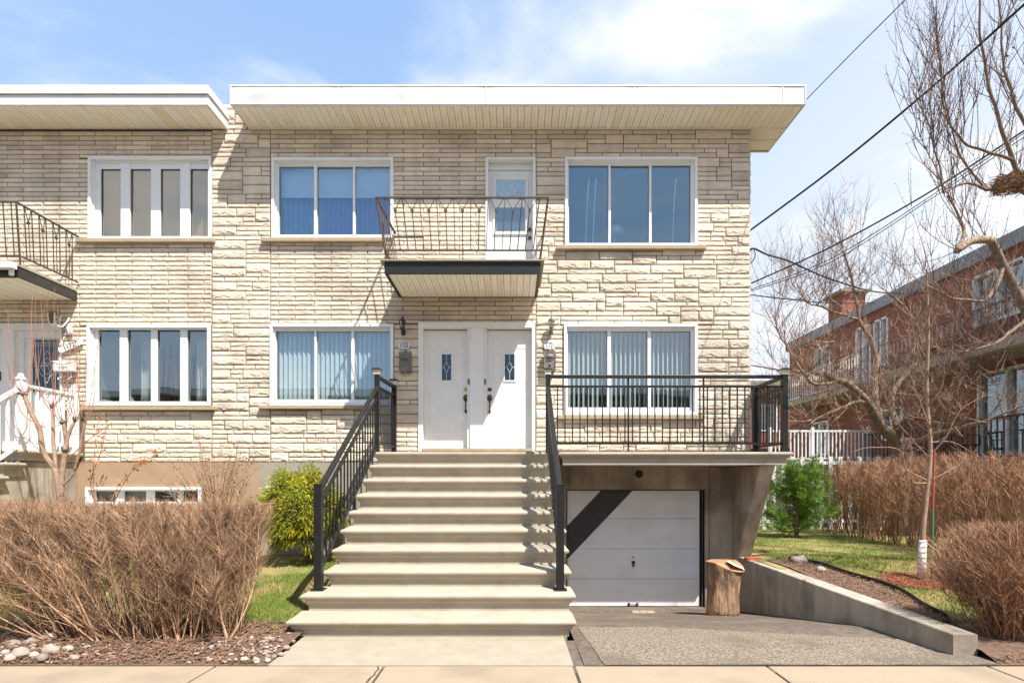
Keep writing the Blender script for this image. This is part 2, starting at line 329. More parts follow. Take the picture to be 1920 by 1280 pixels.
# lawns
sheet('lawn_left', m_lawn, lambda x, y: (-.06 if (x > -2.2 and y < 5.8) else gl(x, y)*sm((y-4.9)/.3)), -16, -2.0, 4.94, 9.75, 140, 48, kind='structure')
def grr(x, y): return gr(x, y) if y < 16 else .36
def rx(x, y):   # right lawn begins at the retaining wall
    xl = (3.86 + .08*(9.5 - y) if y > 5.3 else 4.32) if y < 9.5 else 3.9
    X = xl + (x) * (60 - xl) ; return (X, y, grr(X, y) - .05*(1-sm((y-5.2)/.9)))
mb = MB(); ys = [4.94 + .35*i for i in range(32)] + [17, 20, 25, 35, 60, 120]; us = [0] + [(i/30)**2.2 for i in range(1, 31)]
for y in ys:
    for u in us: mb.v.append(rx(u, y))
n = len(us)
for j in range(len(ys)-1):
    for i in range(n-1): a = j*n+i; mb.f.append([a, a+1, a+n+1, a+n])
mb.build('lawn_right', m_lawn, smooth=True, center=False, kind='structure')
# driveway: falls towards the garage
def dz(y): return .006 - .02*sm((y-5.2)/1.2) - (.52*((y-6.35)/2.95) if y > 6.35 else 0) if y < 9.3 else -.535
def drv(x, y): 
    e = 3.80 + .08*(9.5-y) if y > 5.25 else 4.36
    return (.64 + x*(e-.64), y, dz(y) + .006*nz(x*9, y, 2))
edge_y = lambda u: 6.28 + .05*math.sin(u*7) - .55*u*u
ysd = [4.945 + .15*i for i in range(32)]
sheet('driveway', m_asph_d, lambda x, y: (drv(x, y)[0], drv(x, y)[1], drv(x, y)[2]), 0, 1, 4.945, 9.9, 24, 40, kind='structure')
mb = MB(); nu = 24; nv = 10
for j in range(nv+1):
    for i in range(nu+1):
        u = i/nu; yy = 4.95 + (edge_y(u)-4.95)*j/nv; p = drv(0, yy); x0 = .62 + .20*(1 if yy < 6.1 else .6); x0 = .62+.2-.06*(yy-4.95)+.02*nz(yy*4, 2)
        e = 3.80 + .08*(9.5-yy); mb.v.append((x0 + u*(e-.02-x0) if yy > 5.25 else x0 + u*(4.32-x0), yy, dz(yy) + .007 + .006*nz(u*9, yy, 2)))
for j in range(nv):
    for i in range(nu): a = j*(nu+1)+i; mb.f.append([a, a+1, a+nu+2, a+nu+1])
mb.build('driveway_apron', m_asph, smooth=True, center=False, kind='structure')
MB().box(-1, 9, 4.80, 4.96, -.3, -.007).box(4.2, 5.0, 4.9, 5.6, -.3, -.007).box(.5, .86, 4.95, 5.75, -.2, -.004).build('driveway_edge', m_asph_d, kind='structure')
# garden beds
sheet('garden_bed', m_mulch, lambda x, y: (gl(x, y) + .022 + .02*abs(nz(x, y, 9)))*sm((y-4.86)/.35) - .04*sm((y-5.95)*3) , -12, -2.155, 4.946, 6.3, 140, 22, kind='structure')
def bedr(u, v):   # strip beside the retaining wall
    y = 5.9 + v*3.1; xl = 4.025 + .08*(9.5-y); wd = .365 + .32*math.sin(v*3.0+.25) ; X = xl + u*max(.06, wd); return (X, y, gr(X, y) + .012 + .015*abs(nz(X, y, 9)))
sheet('bark_bed', m_mulch, bedr, 0, 1, 0, 1, 8, 30, kind='structure')
sheet('garden_bed', m_mulch, lambda x, y: (gr(x, y) + .03 + .02*abs(nz(x, y, 9)))*sm((y-4.86)/.35) - .05*sm((y-5.9)*3), 4.33, 9.5, 4.946, 6.2, 60, 22, kind='structure')
# ---------------------------------------------------------------- scatter
def blades(name, label, regions, mat, n, h, wdt, gf, cat='grass', flat=False, test=None):
    mb = MB()
    for _ in range(n):
        x0, x1, y0, y1 = random.choice(regions); x = ru(x0, x1); y = ru(y0, y1)
        if test and not test(x, y): continue
        z = gf(x, y); a = R()*6.28; t = R(); hh = h*ru(.5, 1.2)
        if flat:
            l = h*ru(.4, 1.3); b = a + 1.57; dx, dy = math.cos(a)*l, math.sin(a)*l; ex, ey = math.cos(b)*wdt*ru(.5,1.2), math.sin(b)*wdt*ru(.5,1.2); zz = z+ru(.006,.03)
            mb.poly([(x-dx,y-dy,zz+ru(-.01,.012)),(x+ex,y+ey,zz),(x+dx,y+dy,zz+ru(-.01,.015)),(x-ex,y-ey,zz)]); mb.t += [t]*4
        else:
            ex, ey = math.cos(a)*wdt, math.sin(a)*wdt; lx, ly = ru(-.6,.6)*hh, ru(-.6,.6)*hh
            mb.poly([(x-ex,y-ey,z-.005),(x+ex,y+ey,z-.005),(x+lx,y+ly,z+hh)]); mb.t += [t]*3
    return mb.build(name, mat, center=False, kind='stuff', label=label, category=cat)
def wallx(y): return 4.02 + .08*(9.5-y)
blades('grass', 'short patchy spring grass of the left lawn behind the bare hedge', [(-8, -2.3, 6.1, 9.6), (-3.6, -2.25, 5.9, 8)], m_grass, 26000, .045, .004, gl)
blades('grass', 'short yellow-green grass of the right lawn beyond the retaining wall', [(4, 9, 5.6, 12.9), (4, 7, 6, 9.6)], m_grass, 60000, .04, .004, gr,
       test=lambda x, y: x > wallx(y)+.25 + (.32*math.sin((y-5.9)/3.1*3.0+.25) if 5.9 < y < 9 else 0))
blades('leaf_litter', 'brown bark and dead twigs under the bare hedge', [(-6.8, -2.3, 4.96, 6.1)], m_chip, 9000, .028, .008, lambda x, y: (gl(x, y)+.03)*sm((y-4.86)/.35), 'mulch', True)
blades('leaf_litter', 'brown bark chips along the retaining wall', [(4.2, 5.2, 5.9, 9.0)], m_chip, 3500, .022, .008, lambda x, y: gr(x, y)+.016, 'mulch', True,
       test=lambda x, y: wallx(y)+.1 < x < wallx(y)+.12+max(.08, .28+.32*math.sin((y-5.9)/3.1*3.0+.25)))
blades('leaf_litter', 'dry brown litter around the round bush beside the sidewalk', [(4.35, 7.0, 4.97, 6.2)], m_chip, 4200, .028, .008, gr, 'mulch', True)
blades('red_mulch', 'red bark mulch ringed round the young tree', [(5.0, 6.3, 7.2, 8.1)], m_redm, 4200, .03, .009, gr, 'mulch', True,
       test=lambda x, y: ((x-5.68)/.66)**2 + ((y-7.62)/.42)**2 < 1 - .3*nz(x, y, 5))
# stones at the sidewalk edge
def stone(x, y, r, gf, lab, grp, sd):
    mb = MB().blob((x, y, gf(x, y)*.9 + .012 + r*.42), r, (ru(.9,1.5), ru(.8,1.1), ru(.6,.85)), .28, sd, 9, 6); mb.t = [R()]*len(mb.v)
    mb.build('rock', m_rock, None, smooth=True, label=lab, category='rock', group=grp)
big = [(90,1206,13),(20,1215,11),(55,1212,11),(92,1228,16),(35,1232,13),(10,1200,8),(125,1222,8),(70,1195,8),(160,1216,6),(155,1228,5),(5,1230,9),(60,1234,9),(115,1200,7),(38,1200,8),(135,1235,7),(75,1240,10),(15,1240,9)]
for i, (px, py, r) in enumerate(big):
    d = F*(EYE-.03)/(py-HY); d = max(d, 4.99)
    lab = {0: 'pale oval rock lying against the left foot of the bare hedge', 3: 'largest flat rock by the sidewalk in the pile left of the hedge', 6: 'pale rock at the right end of the pile left of the hedge', 8: 'small outlying rock in the bark between the rock pile and hedge stems', 13: 'lower outlying rock by the sidewalk just right of the rock pile'}.get(i, 'pale pinkish landscaping rock in the pile left of the bare hedge')
    stone((px-CX)/F*d, d + .02, r/F*d*1.05, gl, lab, 'rocks piled left of the hedge', i)
sml = [(505,1203,8),(490,1192,5),(520,1197,4),(535,1214,5),(487,1215,5),(512,1228,5),(470,1222,6),(455,1235,6),(498,1222,6),(525,1224,4),(478,1236,6),(440,1236,4),(548,1204,4),(500,1236,5),(540,1192,4)]
for i, (px, py, r) in enumerate(sml):
    d = max(4.99, F*(EYE-.05)/(py-HY)); stone((px-CX)/F*d, d+.02, r/F*d*1.05, gl, 'small pale rounded rock between the bare hedge and the steps', 'small rocks beside the steps', i+40)
mb = MB()
for i in range(150):
    if R() < .6: x, y = ru(-2.9, -2.2), ru(4.97, 5.55)
    else: x, y = ru(-4.9, -3.6), ru(4.97, 5.4)
    b0 = len(mb.v); mb.blob((x, y, (gl(x, y)+.03)*sm((y-4.86)/.35)+.01), ru(.008,.022), (1.2,1,.7), .25, i, 6, 4); mb.t += [R()]*(len(mb.v)-b0)
mb.build('gravel', m_rock, None, kind='stuff', label='small pebbles scattered in the bark beside the sidewalk', category='gravel')
# ---------------------------------------------------------------- stones of the facades
CH = .0795
def stone_mesh(mb, x0, x1, z0, z1, big, seed, tone):
    L, H = x1-x0, z1-z0; nx = max(4, int(L/(.018 if big else .022))); ny = 7 if H > .1 else 5
    b = len(mb.v); amp = (.021 if H > .1 else .012)*ru(.8, 1.2); yb = WY + .016; sd = Vector((seed*1.7, seed*.31, 0))
    for j in range(ny+1):
        v = j/ny
        for i in range(nx+1):
            u = i/nx; x = x0+L*u; z = z0+H*v
            q = Vector((x*7, z*14, 0)) + sd
            if j == 0 or j == ny or i == 0 or i == nx: y = yb - .012
            else:
                # split face: a mostly flat field with ragged spalls running along it
                fld = (.78 if H > .1 else .62)*amp
                rid = .40 + .50*noise.noise(Vector((x*9 + z*8, .3, 0)) + sd)
                k1 = math.exp(-((v-rid)/.17)**2)
                sp_ = max(0, noise.noise(Vector((x*8 + z*20, z*30, 2)) + sd) + (.12 if H > .1 else -.02))
                h = fld*(.82 + .25*(1-v)) + k1*amp*.42*(.4+1.4*sp_) - (amp*1.0*sp_ if v < rid else 0)
                h += .0045*noise.noise(q*2.2) + .003*noise.noise(q*5)
                y = yb - .012 - max(.002, h)
            mb.v.append((x, y, z)); mb.t.append(tone)
    for j in range(ny):
        for i in range(nx): a = b+j*(nx+1)+i; mb.f.append([a, a+1, a+nx+2, a+nx+1])
    # sides back to the wall
    rim = [b+i for i in range(nx+1)] + [b+j*(nx+1)+nx for j in range(1, ny+1)] + [b+ny*(nx+1)+i for i in range(nx-1, -1, -1)] + [b+j*(nx+1) for j in range(ny-1, 0, -1)]
    k = len(mb.v)
    for r in rim: p = mb.v[r]; mb.v.append((p[0], yb+.004, p[2])); mb.t.append(tone)
    m = len(rim)
    for i in range(m): i2 = (i+1) % m; mb.f.append([rim[i2], rim[i], k+i, k+i2])
def overlap(a, h): return a[0] < h[1]-.002 and a[1] > h[0]+.002 and a[2] < h[3]-.002 and a[3] > h[2]+.002
def clip(a, holes):
    a = list(a)
    for h in holes:
        if overlap(a, h):
            c = [(h[1]-a[0], 0, h[1]), (a[1]-h[0], 1, h[0]), (h[3]-a[2], 2, h[3]), (a[3]-h[2], 3, h[2])]
            c.sort(); a[c[0][1]] = c[0][2]
    return a
def running(x0, x1, z0, z1, holes, L=.62):
    out = []; n = int(round((z1-z0)/CH)); hh = (z1-z0)/n
    for r in range(n):
        a, b = z1-(r+1)*hh, z1-r*hh; mid = (a+b)/2
        iv = [(x0, x1)]
        for h in holes:
            if h[2] < mid < h[3]:
                nv = []
                for p, q in iv:
                    if h[1] <= p or h[0] >= q: nv.append((p, q))
                    else:
                        if h[0]-p > .04: nv.append((p, h[0]))
                        if q-h[1] > .04: nv.append((h[1], q))
                iv = nv
        for p, q in iv:
            x = x0 + (L/2 if r % 2 else 0) - L - (.17 if r % 2 else .2)
            cuts = [p]
            while x < q:
                if x > p+.07 and x < q-.07: cuts.append(x + ru(-.006,.006))
                x += L
            cuts.append(q)
            for c0, c1 in zip(cuts[:-1], cuts[1:]): out.append(clip((c0, c1, a, b), holes))
    return out
def ashlar(x0, x1, z0, z1, holes, pbig=.34):
    cw = .052; nc = int(round((x1-x0)/cw)); cw = (x1-x0)/nc; nr = int(round((z1-z0)/CH)); ch = (z1-z0)/nr
    occ = [[any(h[0] < x0+(c+.5)*cw < h[1] and h[2] < z1-(r+.5)*ch < h[3] for h in holes) for c in range(nc)] for r in range(nr)]
    out = []
    for r in range(nr):
        c = 0
        while c < nc:
            if occ[r][c]: c += 1; continue
            run = 0
            while c+run < nc and not occ[r][c+run]: run += 1
            tall = R() < pbig and r+1 < nr
            want = random.choice([11, 11, 12, 8, 6]) if tall else random.choice([12, 11, 9, 7, 5, 4, 12])
            w_ = min(want, run)
            if run - w_ < 3: w_ = run if run <= 13 else run - 4
            if tall and any(occ[r+1][c+k] for k in range(w_)): tall = False
            for k in range(w_):
                occ[r][c+k] = True
                if tall: occ[r+1][c+k] = True
            out.append(clip((x0+c*cw, x0+(c+w_)*cw, z1-(r+1+tall)*ch, z1-r*ch), holes)); c += w_
    return out
def lay(wall, blocks):
    g = .006; bl = [b for b in blocks if b[1]-b[0] > .03 and b[3]-b[2] > .02]
    bl.sort(key=lambda b: -(min(b[1], 99)-b[0])*(b[3]-b[2]) + (10 if b[1] < -8.85 or b[0] < -9.2 else 0))
    rest = MB()
    for i, b in enumerate(bl):
        t = R(); big = b[3]-b[2] > .1
        if i < 300:
            mb = MB(); stone_mesh(mb, b[0]+g, b[1]-g, b[2]+g, b[3]-g, big, i, t); mb.build('brick', m_stone, wall)
        else: stone_mesh(rest, b[0]+g, b[1]-g, b[2]+g, b[3]-g, big, i, t)
    if rest.v: rest.build('brickwork', m_stone, wall, kind='stuff')
def backing(x0, x1, z0, z1, holes, y0=WY+.012, y1=WY+.24):
    mb = MB(); hs = [h for h in holes]
    xs = sorted({x0, x1, *[min(max(h[0], x0), x1) for h in hs], *[min(max(h[1], x0), x1) for h in hs]})
    zs = sorted({z0, z1, *[min(max(h[2], z0), z1) for h in hs], *[min(max(h[3], z0), z1) for h in hs]})
    for a, b in zip(xs[:-1], xs[1:]):
        run = None
        for c, d in zip(zs[:-1], zs[1:]):
            inside = any(h[0] <= (a+b)/2 <= h[1] and h[2] <= (c+d)/2 <= h[3] for h in hs)
            if inside:
                if run: mb.box(a, b, y0, y1, run[0], run[1]); run = None
            else: run = (run[0] if run else c, d)
        if run: mb.box(a, b, y0, y1, run[0], run[1])
    return mb
def hole(a, b, c, d): return (wx(a), wx(b), wz(d), wz(c))   # px left, right, top, bottom
HM = [hole(511,737,298,446), hole(1060,1306,297,462), hole(508,737,609,759), hole(1058,1306,609,777), hole(786,1003,606,850), hole(911,1004,298,487)]
house = thing('duplex_house', 'cream stone two storey duplex with flat white roof above a garage', 'house', (0, WY, 0))
XM0, XM1, ZB = wx(397), wx(1406), wz(866)
mb = backing(XM0, XM1, ZB, wz(243), HM)
mb.box(XM1-.24, XM1-.02, WY+.24, 19, -.55, wz(243)); mb.box(XM0, XM1, 18.8, 19, -.55, wz(243)); mb.box(XM0, XM0+.2, WY+.24, 19, -.55, wz(243))
mb.box(wx(427), wx(470), WY+.012, WY+.3, wz(243), wz(196))
wall = mb.build('wall', m_joint, house)
bl = running(wx(507), wx(1005), wz(608), wz(243), HM)
bl += ashlar(wx(397), wx(507), ZB, wz(243), [])
bl += ashlar(wx(418), wx(462), wz(243), wz(196), [])
bl += ashlar(wx(1005), wx(1406), wz(846), wz(243), HM)
bl += ashlar(wx(738), wx(786), wz(846), wz(608), [])
bl += ashlar(wx(507), wx(738), ZB, wz(760), [])
bl += ashlar(wx(738), wx(786), ZB, wz(846), [], 0)
lay(wall, bl)
# right side wall faced in the same stone: a plain course of long blocks seen edge on
mbs = MB()
for r in range(68):
    z0 = wz(846) + r*CH*.992
    if z0 + CH > wz(243): break
    y = WY + .02 + (.0 if r % 2 else .3)
    prev = WY + .0
    while y < 19:
        y2 = min(19, y + .62)
        if y - prev > .03 or True:
            mbs.box(XM1-.02, XM1+.012+ru(0,.01), prev+.004, y-.004, z0+.004, z0+CH*.992-.004) if y-prev > .02 else None
        prev = y; y = y2 if y2 < 19 else 19.1
mbs.t = [.5]*len(mbs.v); mbs.build('side_brickwork', m_stone, wall, kind='stuff')
# ---------------------------------------------------------------- windows
def ring(mb, a, b, c, d, t, y0, y1, tb=None):   # rectangular frame, world coordinates x0,x1,z0,z1
    tb = tb or t
    mb.box(a, b, y0, y1, d-t, d); mb.box(a, b, y0, y1, c, c+tb); mb.box(a, a+t, y0, y1, c+tb, d-t); mb.box(b-t, b, y0, y1, c+tb, d-t)
def room(parent, a, b, c, d, mat, depth=2.2, y=WY+.25):
    mb = MB(); 
    e = .35; A, B, Cc, D = a-.02, b+.02, c-.02, d+.02
    mb.box(A-.05, A, y, y+depth, Cc, D); mb.box(B, B+.05, y, y+depth, Cc, D); mb.box(A-.05, B+.05, y, y+depth, Cc-.05, Cc); mb.box(A-.05, B+.05, y, y+depth, D, D+.05)
    mb.box(A-.05, B+.05, y+depth, y+depth+.05, Cc-.05, D+.05)
    return mb.build('room', mat, parent)
def window(par, o, panes, py, sill=None, gm=m_glass, wall_t=.10, slider=True, bottom=None):
    a, b, c, d = wx(o[0]), wx(o[1]), wz(o[3]), wz(o[2])
    z0, z1 = wz(py[1]), wz(py[0])
    mb = MB(); ring(mb, a, b, c, d, .045, WY-.036, WY+.13, .05); ring(mb, a+.045, b-.045, c+.05, d-.045, .022, WY+.02, WY+.13)
    fr = mb.build('window', m_vinyl, par, bevel=.003)
    # the sash between the frame and each pane
    m = MB(); xin = [a+.067] + [wx(p) for q in panes for p in q] + [b-.067]
    for i in range(0, len(xin), 2):
        if xin[i+1] - xin[i] > .003: m.box(xin[i], xin[i+1], WY+.045+(.0 if i % 4 else .012), WY+.12, c+.072, d-.067)
    for p0, p1 in panes:
        m.box(wx(p0), wx(p1), WY+.06, WY+.12, c+.072, z0); m.box(wx(p0), wx(p1), WY+.06, WY+.12, z1, d-.067)
    m.build('sash', m_vinyl, fr)
    for k, (p0, p1) in enumerate(panes):
        g = MB(); yy = WY+.092+(.010 if k % 2 else 0)*slider; x0, x1 = wx(p0), wx(p1)
        g.box(x0, x1, yy, yy+.005, z0, z1); g.build('pane', gm, fr)
        e = MB(); ring(e, x0, x1, z0, z1, .009, yy-.012, yy-.001); e.build('gasket', m_grey if slider else m_ink, fr)
    if sill:
        sb = MB().box(wx(sill[0]), wx(sill[1]), WY-.085, WY+.05, wz(sill[3]), wz(sill[2])); sb.build('window_sill', m_sill, par, bevel=.006)
    return fr, (a, b, c, d)
def vblinds(fr, x0, x1, z0, z1, n, y, ang, mat=m_blind, wdt=.088):
    mb = MB(); dx, dy = math.cos(ang)*wdt/2, math.sin(ang)*wdt/2
    L = [(-dx, -dy), (0, -.006), (dx, dy), (dx*.98, dy+.0015), (0, -.0045), (-dx*.98, -dy+.0015)]
    mb.rings([[(p[0], p[1], 0) for p in L], [(p[0], p[1], z1-z0) for p in L]])
    first = None
    for i in range(n):
        x = x0 + (x1-x0)*(i+.5)/n
        if first is None:
            first = mb.build('blind_slat', mat, None, center=False); C.objects.unlink(first); o = first
        else: o = first.copy()
        o.location = (x, y + ru(-.004, .004), z0); link(o, fr)
        o.rotation_euler = (0, 0, ru(-.05, .05))
def drape(fr, x0, x1, z0, z1, y, mat, name='curtain', folds=9, amp=.035, top=None):
    mb = MB(); n = folds*8
    for j in range(7):
        v = j/6; z = z0+(z1-z0)*v
        for i in range(n+1):
            u = i/n; xx = x0+(x1-x0)*u
            if top: xx = xx + (top[0] + (top[1]-top[0])*u)*(v**1.5)
            mb.v.append((xx, y+amp*math.sin(u*folds*6.28+.6*math.sin(v*2+i*.1)) + .01*nz(u*30, v*2), z))
    for j in range(6):
        for i in range(n): a = j*(n+1)+i; mb.f.append([a, a+1, a+n+2, a+n+1])
    o = mb.build(name, mat, fr, smooth=True)
    so = o.modifiers.new('thick', 'SOLIDIFY'); so.thickness = .003
    return o
W1, r1 = window(house, (510,738,297,447), [(520,587),(592,660),(664,731)], (308,438), (492,724,449,456), m_glass_up)
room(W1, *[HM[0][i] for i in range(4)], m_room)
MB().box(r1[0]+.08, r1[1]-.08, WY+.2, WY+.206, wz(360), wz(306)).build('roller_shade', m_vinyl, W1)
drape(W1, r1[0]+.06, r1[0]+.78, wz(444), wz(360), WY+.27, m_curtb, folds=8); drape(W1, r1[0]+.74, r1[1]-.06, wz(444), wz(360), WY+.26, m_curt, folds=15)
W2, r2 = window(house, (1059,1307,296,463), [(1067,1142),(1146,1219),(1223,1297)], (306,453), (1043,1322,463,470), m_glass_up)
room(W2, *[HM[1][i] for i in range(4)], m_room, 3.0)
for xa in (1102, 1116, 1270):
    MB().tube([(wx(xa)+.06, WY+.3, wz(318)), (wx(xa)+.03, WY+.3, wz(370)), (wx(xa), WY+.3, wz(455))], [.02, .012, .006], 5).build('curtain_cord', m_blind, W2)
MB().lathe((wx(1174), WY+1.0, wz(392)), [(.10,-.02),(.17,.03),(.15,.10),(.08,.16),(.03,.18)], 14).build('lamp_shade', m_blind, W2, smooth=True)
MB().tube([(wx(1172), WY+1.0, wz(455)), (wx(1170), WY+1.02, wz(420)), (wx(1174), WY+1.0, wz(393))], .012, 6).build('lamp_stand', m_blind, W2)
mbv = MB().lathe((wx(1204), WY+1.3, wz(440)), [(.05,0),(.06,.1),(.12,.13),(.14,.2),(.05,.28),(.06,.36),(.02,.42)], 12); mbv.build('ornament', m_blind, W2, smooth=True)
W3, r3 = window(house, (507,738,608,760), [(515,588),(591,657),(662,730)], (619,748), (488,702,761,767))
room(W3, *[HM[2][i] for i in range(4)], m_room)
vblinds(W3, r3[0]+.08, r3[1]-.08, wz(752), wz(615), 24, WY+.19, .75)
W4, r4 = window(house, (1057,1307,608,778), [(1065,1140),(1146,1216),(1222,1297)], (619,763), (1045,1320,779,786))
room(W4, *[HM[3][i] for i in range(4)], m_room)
vblinds(W4, r4[0]+.08, r4[1]-.08, wz(768), wz(615), 26, WY+.19, 1.0)
# ---------------------------------------------------------------- left house
HL = [hole(168,396,296,449), hole(166,394,611,759), hole(-60,116,606,850), hole(162,378,913,948)]
lhouse = thing('neighbouring_house', 'stone house with plain white roof edge and white railing joined on the left', 'house', (wx(0), WY, 0))
ZG = -.3
mb = backing(-12, wx(397)-.002, ZB, wz(246), [h for h in HL if h[3] > ZB])
mb.box(-12, -11.8, WY+.24, 19, ZG, wz(246)); mb.box(-12, wx(397)-.01, 18.8, 19, ZG, wz(246))
lwall = mb.build('wall', m_joint, lhouse)
bl = running(-11.9, wx(397), wz(770), wz(246), HL) 
bl += ashlar(wx(145), wx(397), ZB, wz(770), [hole(-60,158,770,866)])
bl = [b for b in bl if not (b[3] <= wz(770)+.01 and b[1] < wx(146))]
lay(lwall, bl)
def band(x0, x1, z0, z1, mat, par, holes=(), y0=WY+.0): backing(x0, x1, z0, z1, list(holes), y0, WY+.25).build('foundation_wall', mat, par)
band(-12, wx(487), ZG, ZB-.001, m_tan, lhouse, [HL[3]])
HF = (wx(499), wx(523), wz(946), wz(909))
band(wx(487)+.001, -2.02, -.3, ZB-.001, m_grey, house, [HF])
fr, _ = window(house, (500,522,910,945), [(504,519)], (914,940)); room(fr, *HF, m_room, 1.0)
W5, r5 = window(lhouse, (167,397,295,450), [(184,223),(240,279),(297,335),(353,393)], (313,442), (148,405,450,457), m_glass_tint, slider=False)
room(W5, *HL[0], m_roomb, 1.0)
MB().box(r5[0]+.03, r5[1]-.03, WY+.27, WY+.28, r5[2]+.03, r5[3]-.03).build('roller_shade', m_shade, W5)
W6, r6 = window(lhouse, (165,395,610,760), [(180,221),(235,279),(291,335),(348,391)], (617,755), (160,405,762,769), slider=False)
room(W6, *HL[1], m_roomb)
drape(W6, wx(196), wx(222), wz(757), wz(690), WY+.35, m_sheer, 'curtain', 4, .03, (0, -.15)); drape(W6, wx(240), wx(262), wz(757), wz(620), WY+.33, m_sheer, 'curtain', 4, .03)
drape(W6, wx(350), wx(392), wz(757), wz(620), WY+.3, m_sheer, 'curtain', 7, .03)
W7, r7 = window(lhouse, (162,378,913,948), [(175,213),(229,270),(286,330),(340,372)], (919,944), slider=False)
room(W7, *HL[3], m_roomb, 1.2); drape(W7, wx(170), wx(222), wz(946), wz(915), WY+.3, m_dead, 'curtain', 9, .03)
# ---------------------------------------------------------------- doors
def panel(mb, a, b, c, d, y):   # raised panel with a bevelled border
    e = .014; f = .032
    for (p, q, yy0, yy1) in ((0, e, y, y-.006), (e, f, y-.006, y-.002), ):
        L0 = [(a+p, yy0, c+p), (b-p, yy0, c+p), (b-p, yy0, d-p), (a+p, yy0, d-p)]; L1 = [(a+q, yy1, c+q), (b-q, yy1, c+q), (b-q, yy1, d-q), (a+q, yy1, d-q)]
        mb.rings([L0, L1], False, False)
    mb.poly([(a+f, y-.002, c+f), (b-f, y-.002, c+f), (b-f, y-.002, d-f), (a+f, y-.002, d-f)])
zx = lambda v: wx(730 + v/4.573); zz = lambda v: wz(580 + v/4.573)
YD = WY + .10
fr = MB()
fr.box(zx(250), zx(290), WY-.035, YD+.05, wz(846), zz(160)); fr.box(zx(1222), zx(1250), WY-.035, YD+.05, wz(846), zz(160)); fr.box(zx(250), zx(1250), WY-.037, YD+.05, zz(160), zz(112))
fr.box(zx(668), zx(692), WY+.0, YD+.05, wz(846), zz(160)); fr.box(zx(812), zx(835), WY+.0, YD+.05, wz(846), zz(160)); fr.box(zx(692), zx(812), WY-.033, YD+.05, wz(846), zz(161))
dfr = fr.build('door_frame', m_door, house, bevel=.004)
MB().box(zx(285), zx(1228), WY-.06, YD+.06, wz(846), wz(840)).build('threshold', m_sill, house, bevel=.004)
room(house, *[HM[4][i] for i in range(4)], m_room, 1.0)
def grip_set(parent, x, zd, zh, zb, dead_mat):
    k = MB(); k.tube([(x, YD-.001, zd), (x, YD-.012, zd)], [.036, .03], 14).tube([(x, YD-.012, zd), (x, YD-.022, zd)], [.018, .014], 10); k.build('deadbolt', dead_mat, parent, smooth=False)
    h = MB(); h.blob((x, YD-.010, zh), .045, (.95, .3, 1.4), .02, 1, 12, 8); h.blob((x, YD-.010, zb), .028, (.8, .4, 1.2), .02, 2, 10, 6)
    h.tube([(x, YD-.015, zh-.03), (x, YD-.055, zh-.06), (x, YD-.058, (zh+zb)/2), (x, YD-.05, zb+.04), (x, YD-.012, zb)], [.014,.012,.011,.012,.012], 8)
    h.build('handle', m_bronze, parent, smooth=True)
def front_door(x0, x1, g, cols, px, dead, lab):
    dm = MB(); dm.box(x0, x1, YD, YD+.045, zz(1185), zz(168))
    d = dm.build('front_door', m_door, house, label=lab)
    c0, c1, c2 = cols; rows = [((1,1,1), 238, 328)]
    pm = MB()
    for a, b in cols: panel(pm, zx(a), zx(b), zz(328), zz(238), YD-.001)
    panel(pm, zx(cols[0][0]), zx(cols[0][1]-8), zz(610), zz(360), YD-.001); panel(pm, zx(cols[2][0]+12), zx(cols[2][1]), zz(610), zz(360), YD-.001)
    for a, b in cols: panel(pm, zx(a), zx(b), zz(1070), zz(645), YD-.001)
    pm.build('door_panel', m_door, d)
    ga, gb, gc, gd = zx(g[0]), zx(g[1]), zz(600), zz(372)
    gm = MB(); ring(gm, ga-.025, gb+.025, gc-.025, gd+.025, .028, YD-.014, YD-.001); gm.build('glass_frame', m_door, d, bevel=.003)
    MB().box(ga, gb, YD-.008, YD-.002, gc, gd).build('door_pane', m_glass_small, d); MB().box(ga, gb, YD-.0018, YD-.0005, gc, gd).build('dark_backing', m_room, d)
    lm = MB(); mx_, mz = (ga+gb)/2, (gc+gd)/2; w3 = (gb-ga)*.27; h3 = (gd-gc)*.20; y = YD-.010
    P = [(mx_, y, mz+h3), (mx_+w3, y, mz), (mx_, y, mz-h3), (mx_-w3, y, mz)]
    for i in range(4): lm.bar(P[i], P[(i+1) % 4], .007, .005, (0,1,0))
    lm.bar((mx_, y, gc), P[2], .007, .005); lm.bar(P[0], (mx_, y, gd), .007, .005); lm.bar((ga, y, mz), P[3], .005, .007); lm.bar(P[1], (gb, y, mz), .005, .007)
    lm.build('lead_came', m_lead, d)
    grip_set(d, zx(px), zz(678), zz(752), zz(868), dead)
    return d
front_door(zx(290), zx(668), (443,527), ((340,415),(455,512),(550,627)), 651, m_brass, 'white panelled door with brass deadbolt under number 11723')
front_door(zx(835), zx(1222), (988,1075), ((890,968),(1000,1060),(1092,1168)), 859, m_bronze, 'white panelled door with dark deadbolt under number 11721')
for x in (681, 820): MB().box(zx(x-9), zx(x+9), WY-.03, WY-.001 if x == 681 else WY-.001, zz(640), zz(600)).box(zx(x-4), zx(x+4), WY-.036, WY-.03, zz(628), zz(612)).build('doorbell', m_pewter, house)
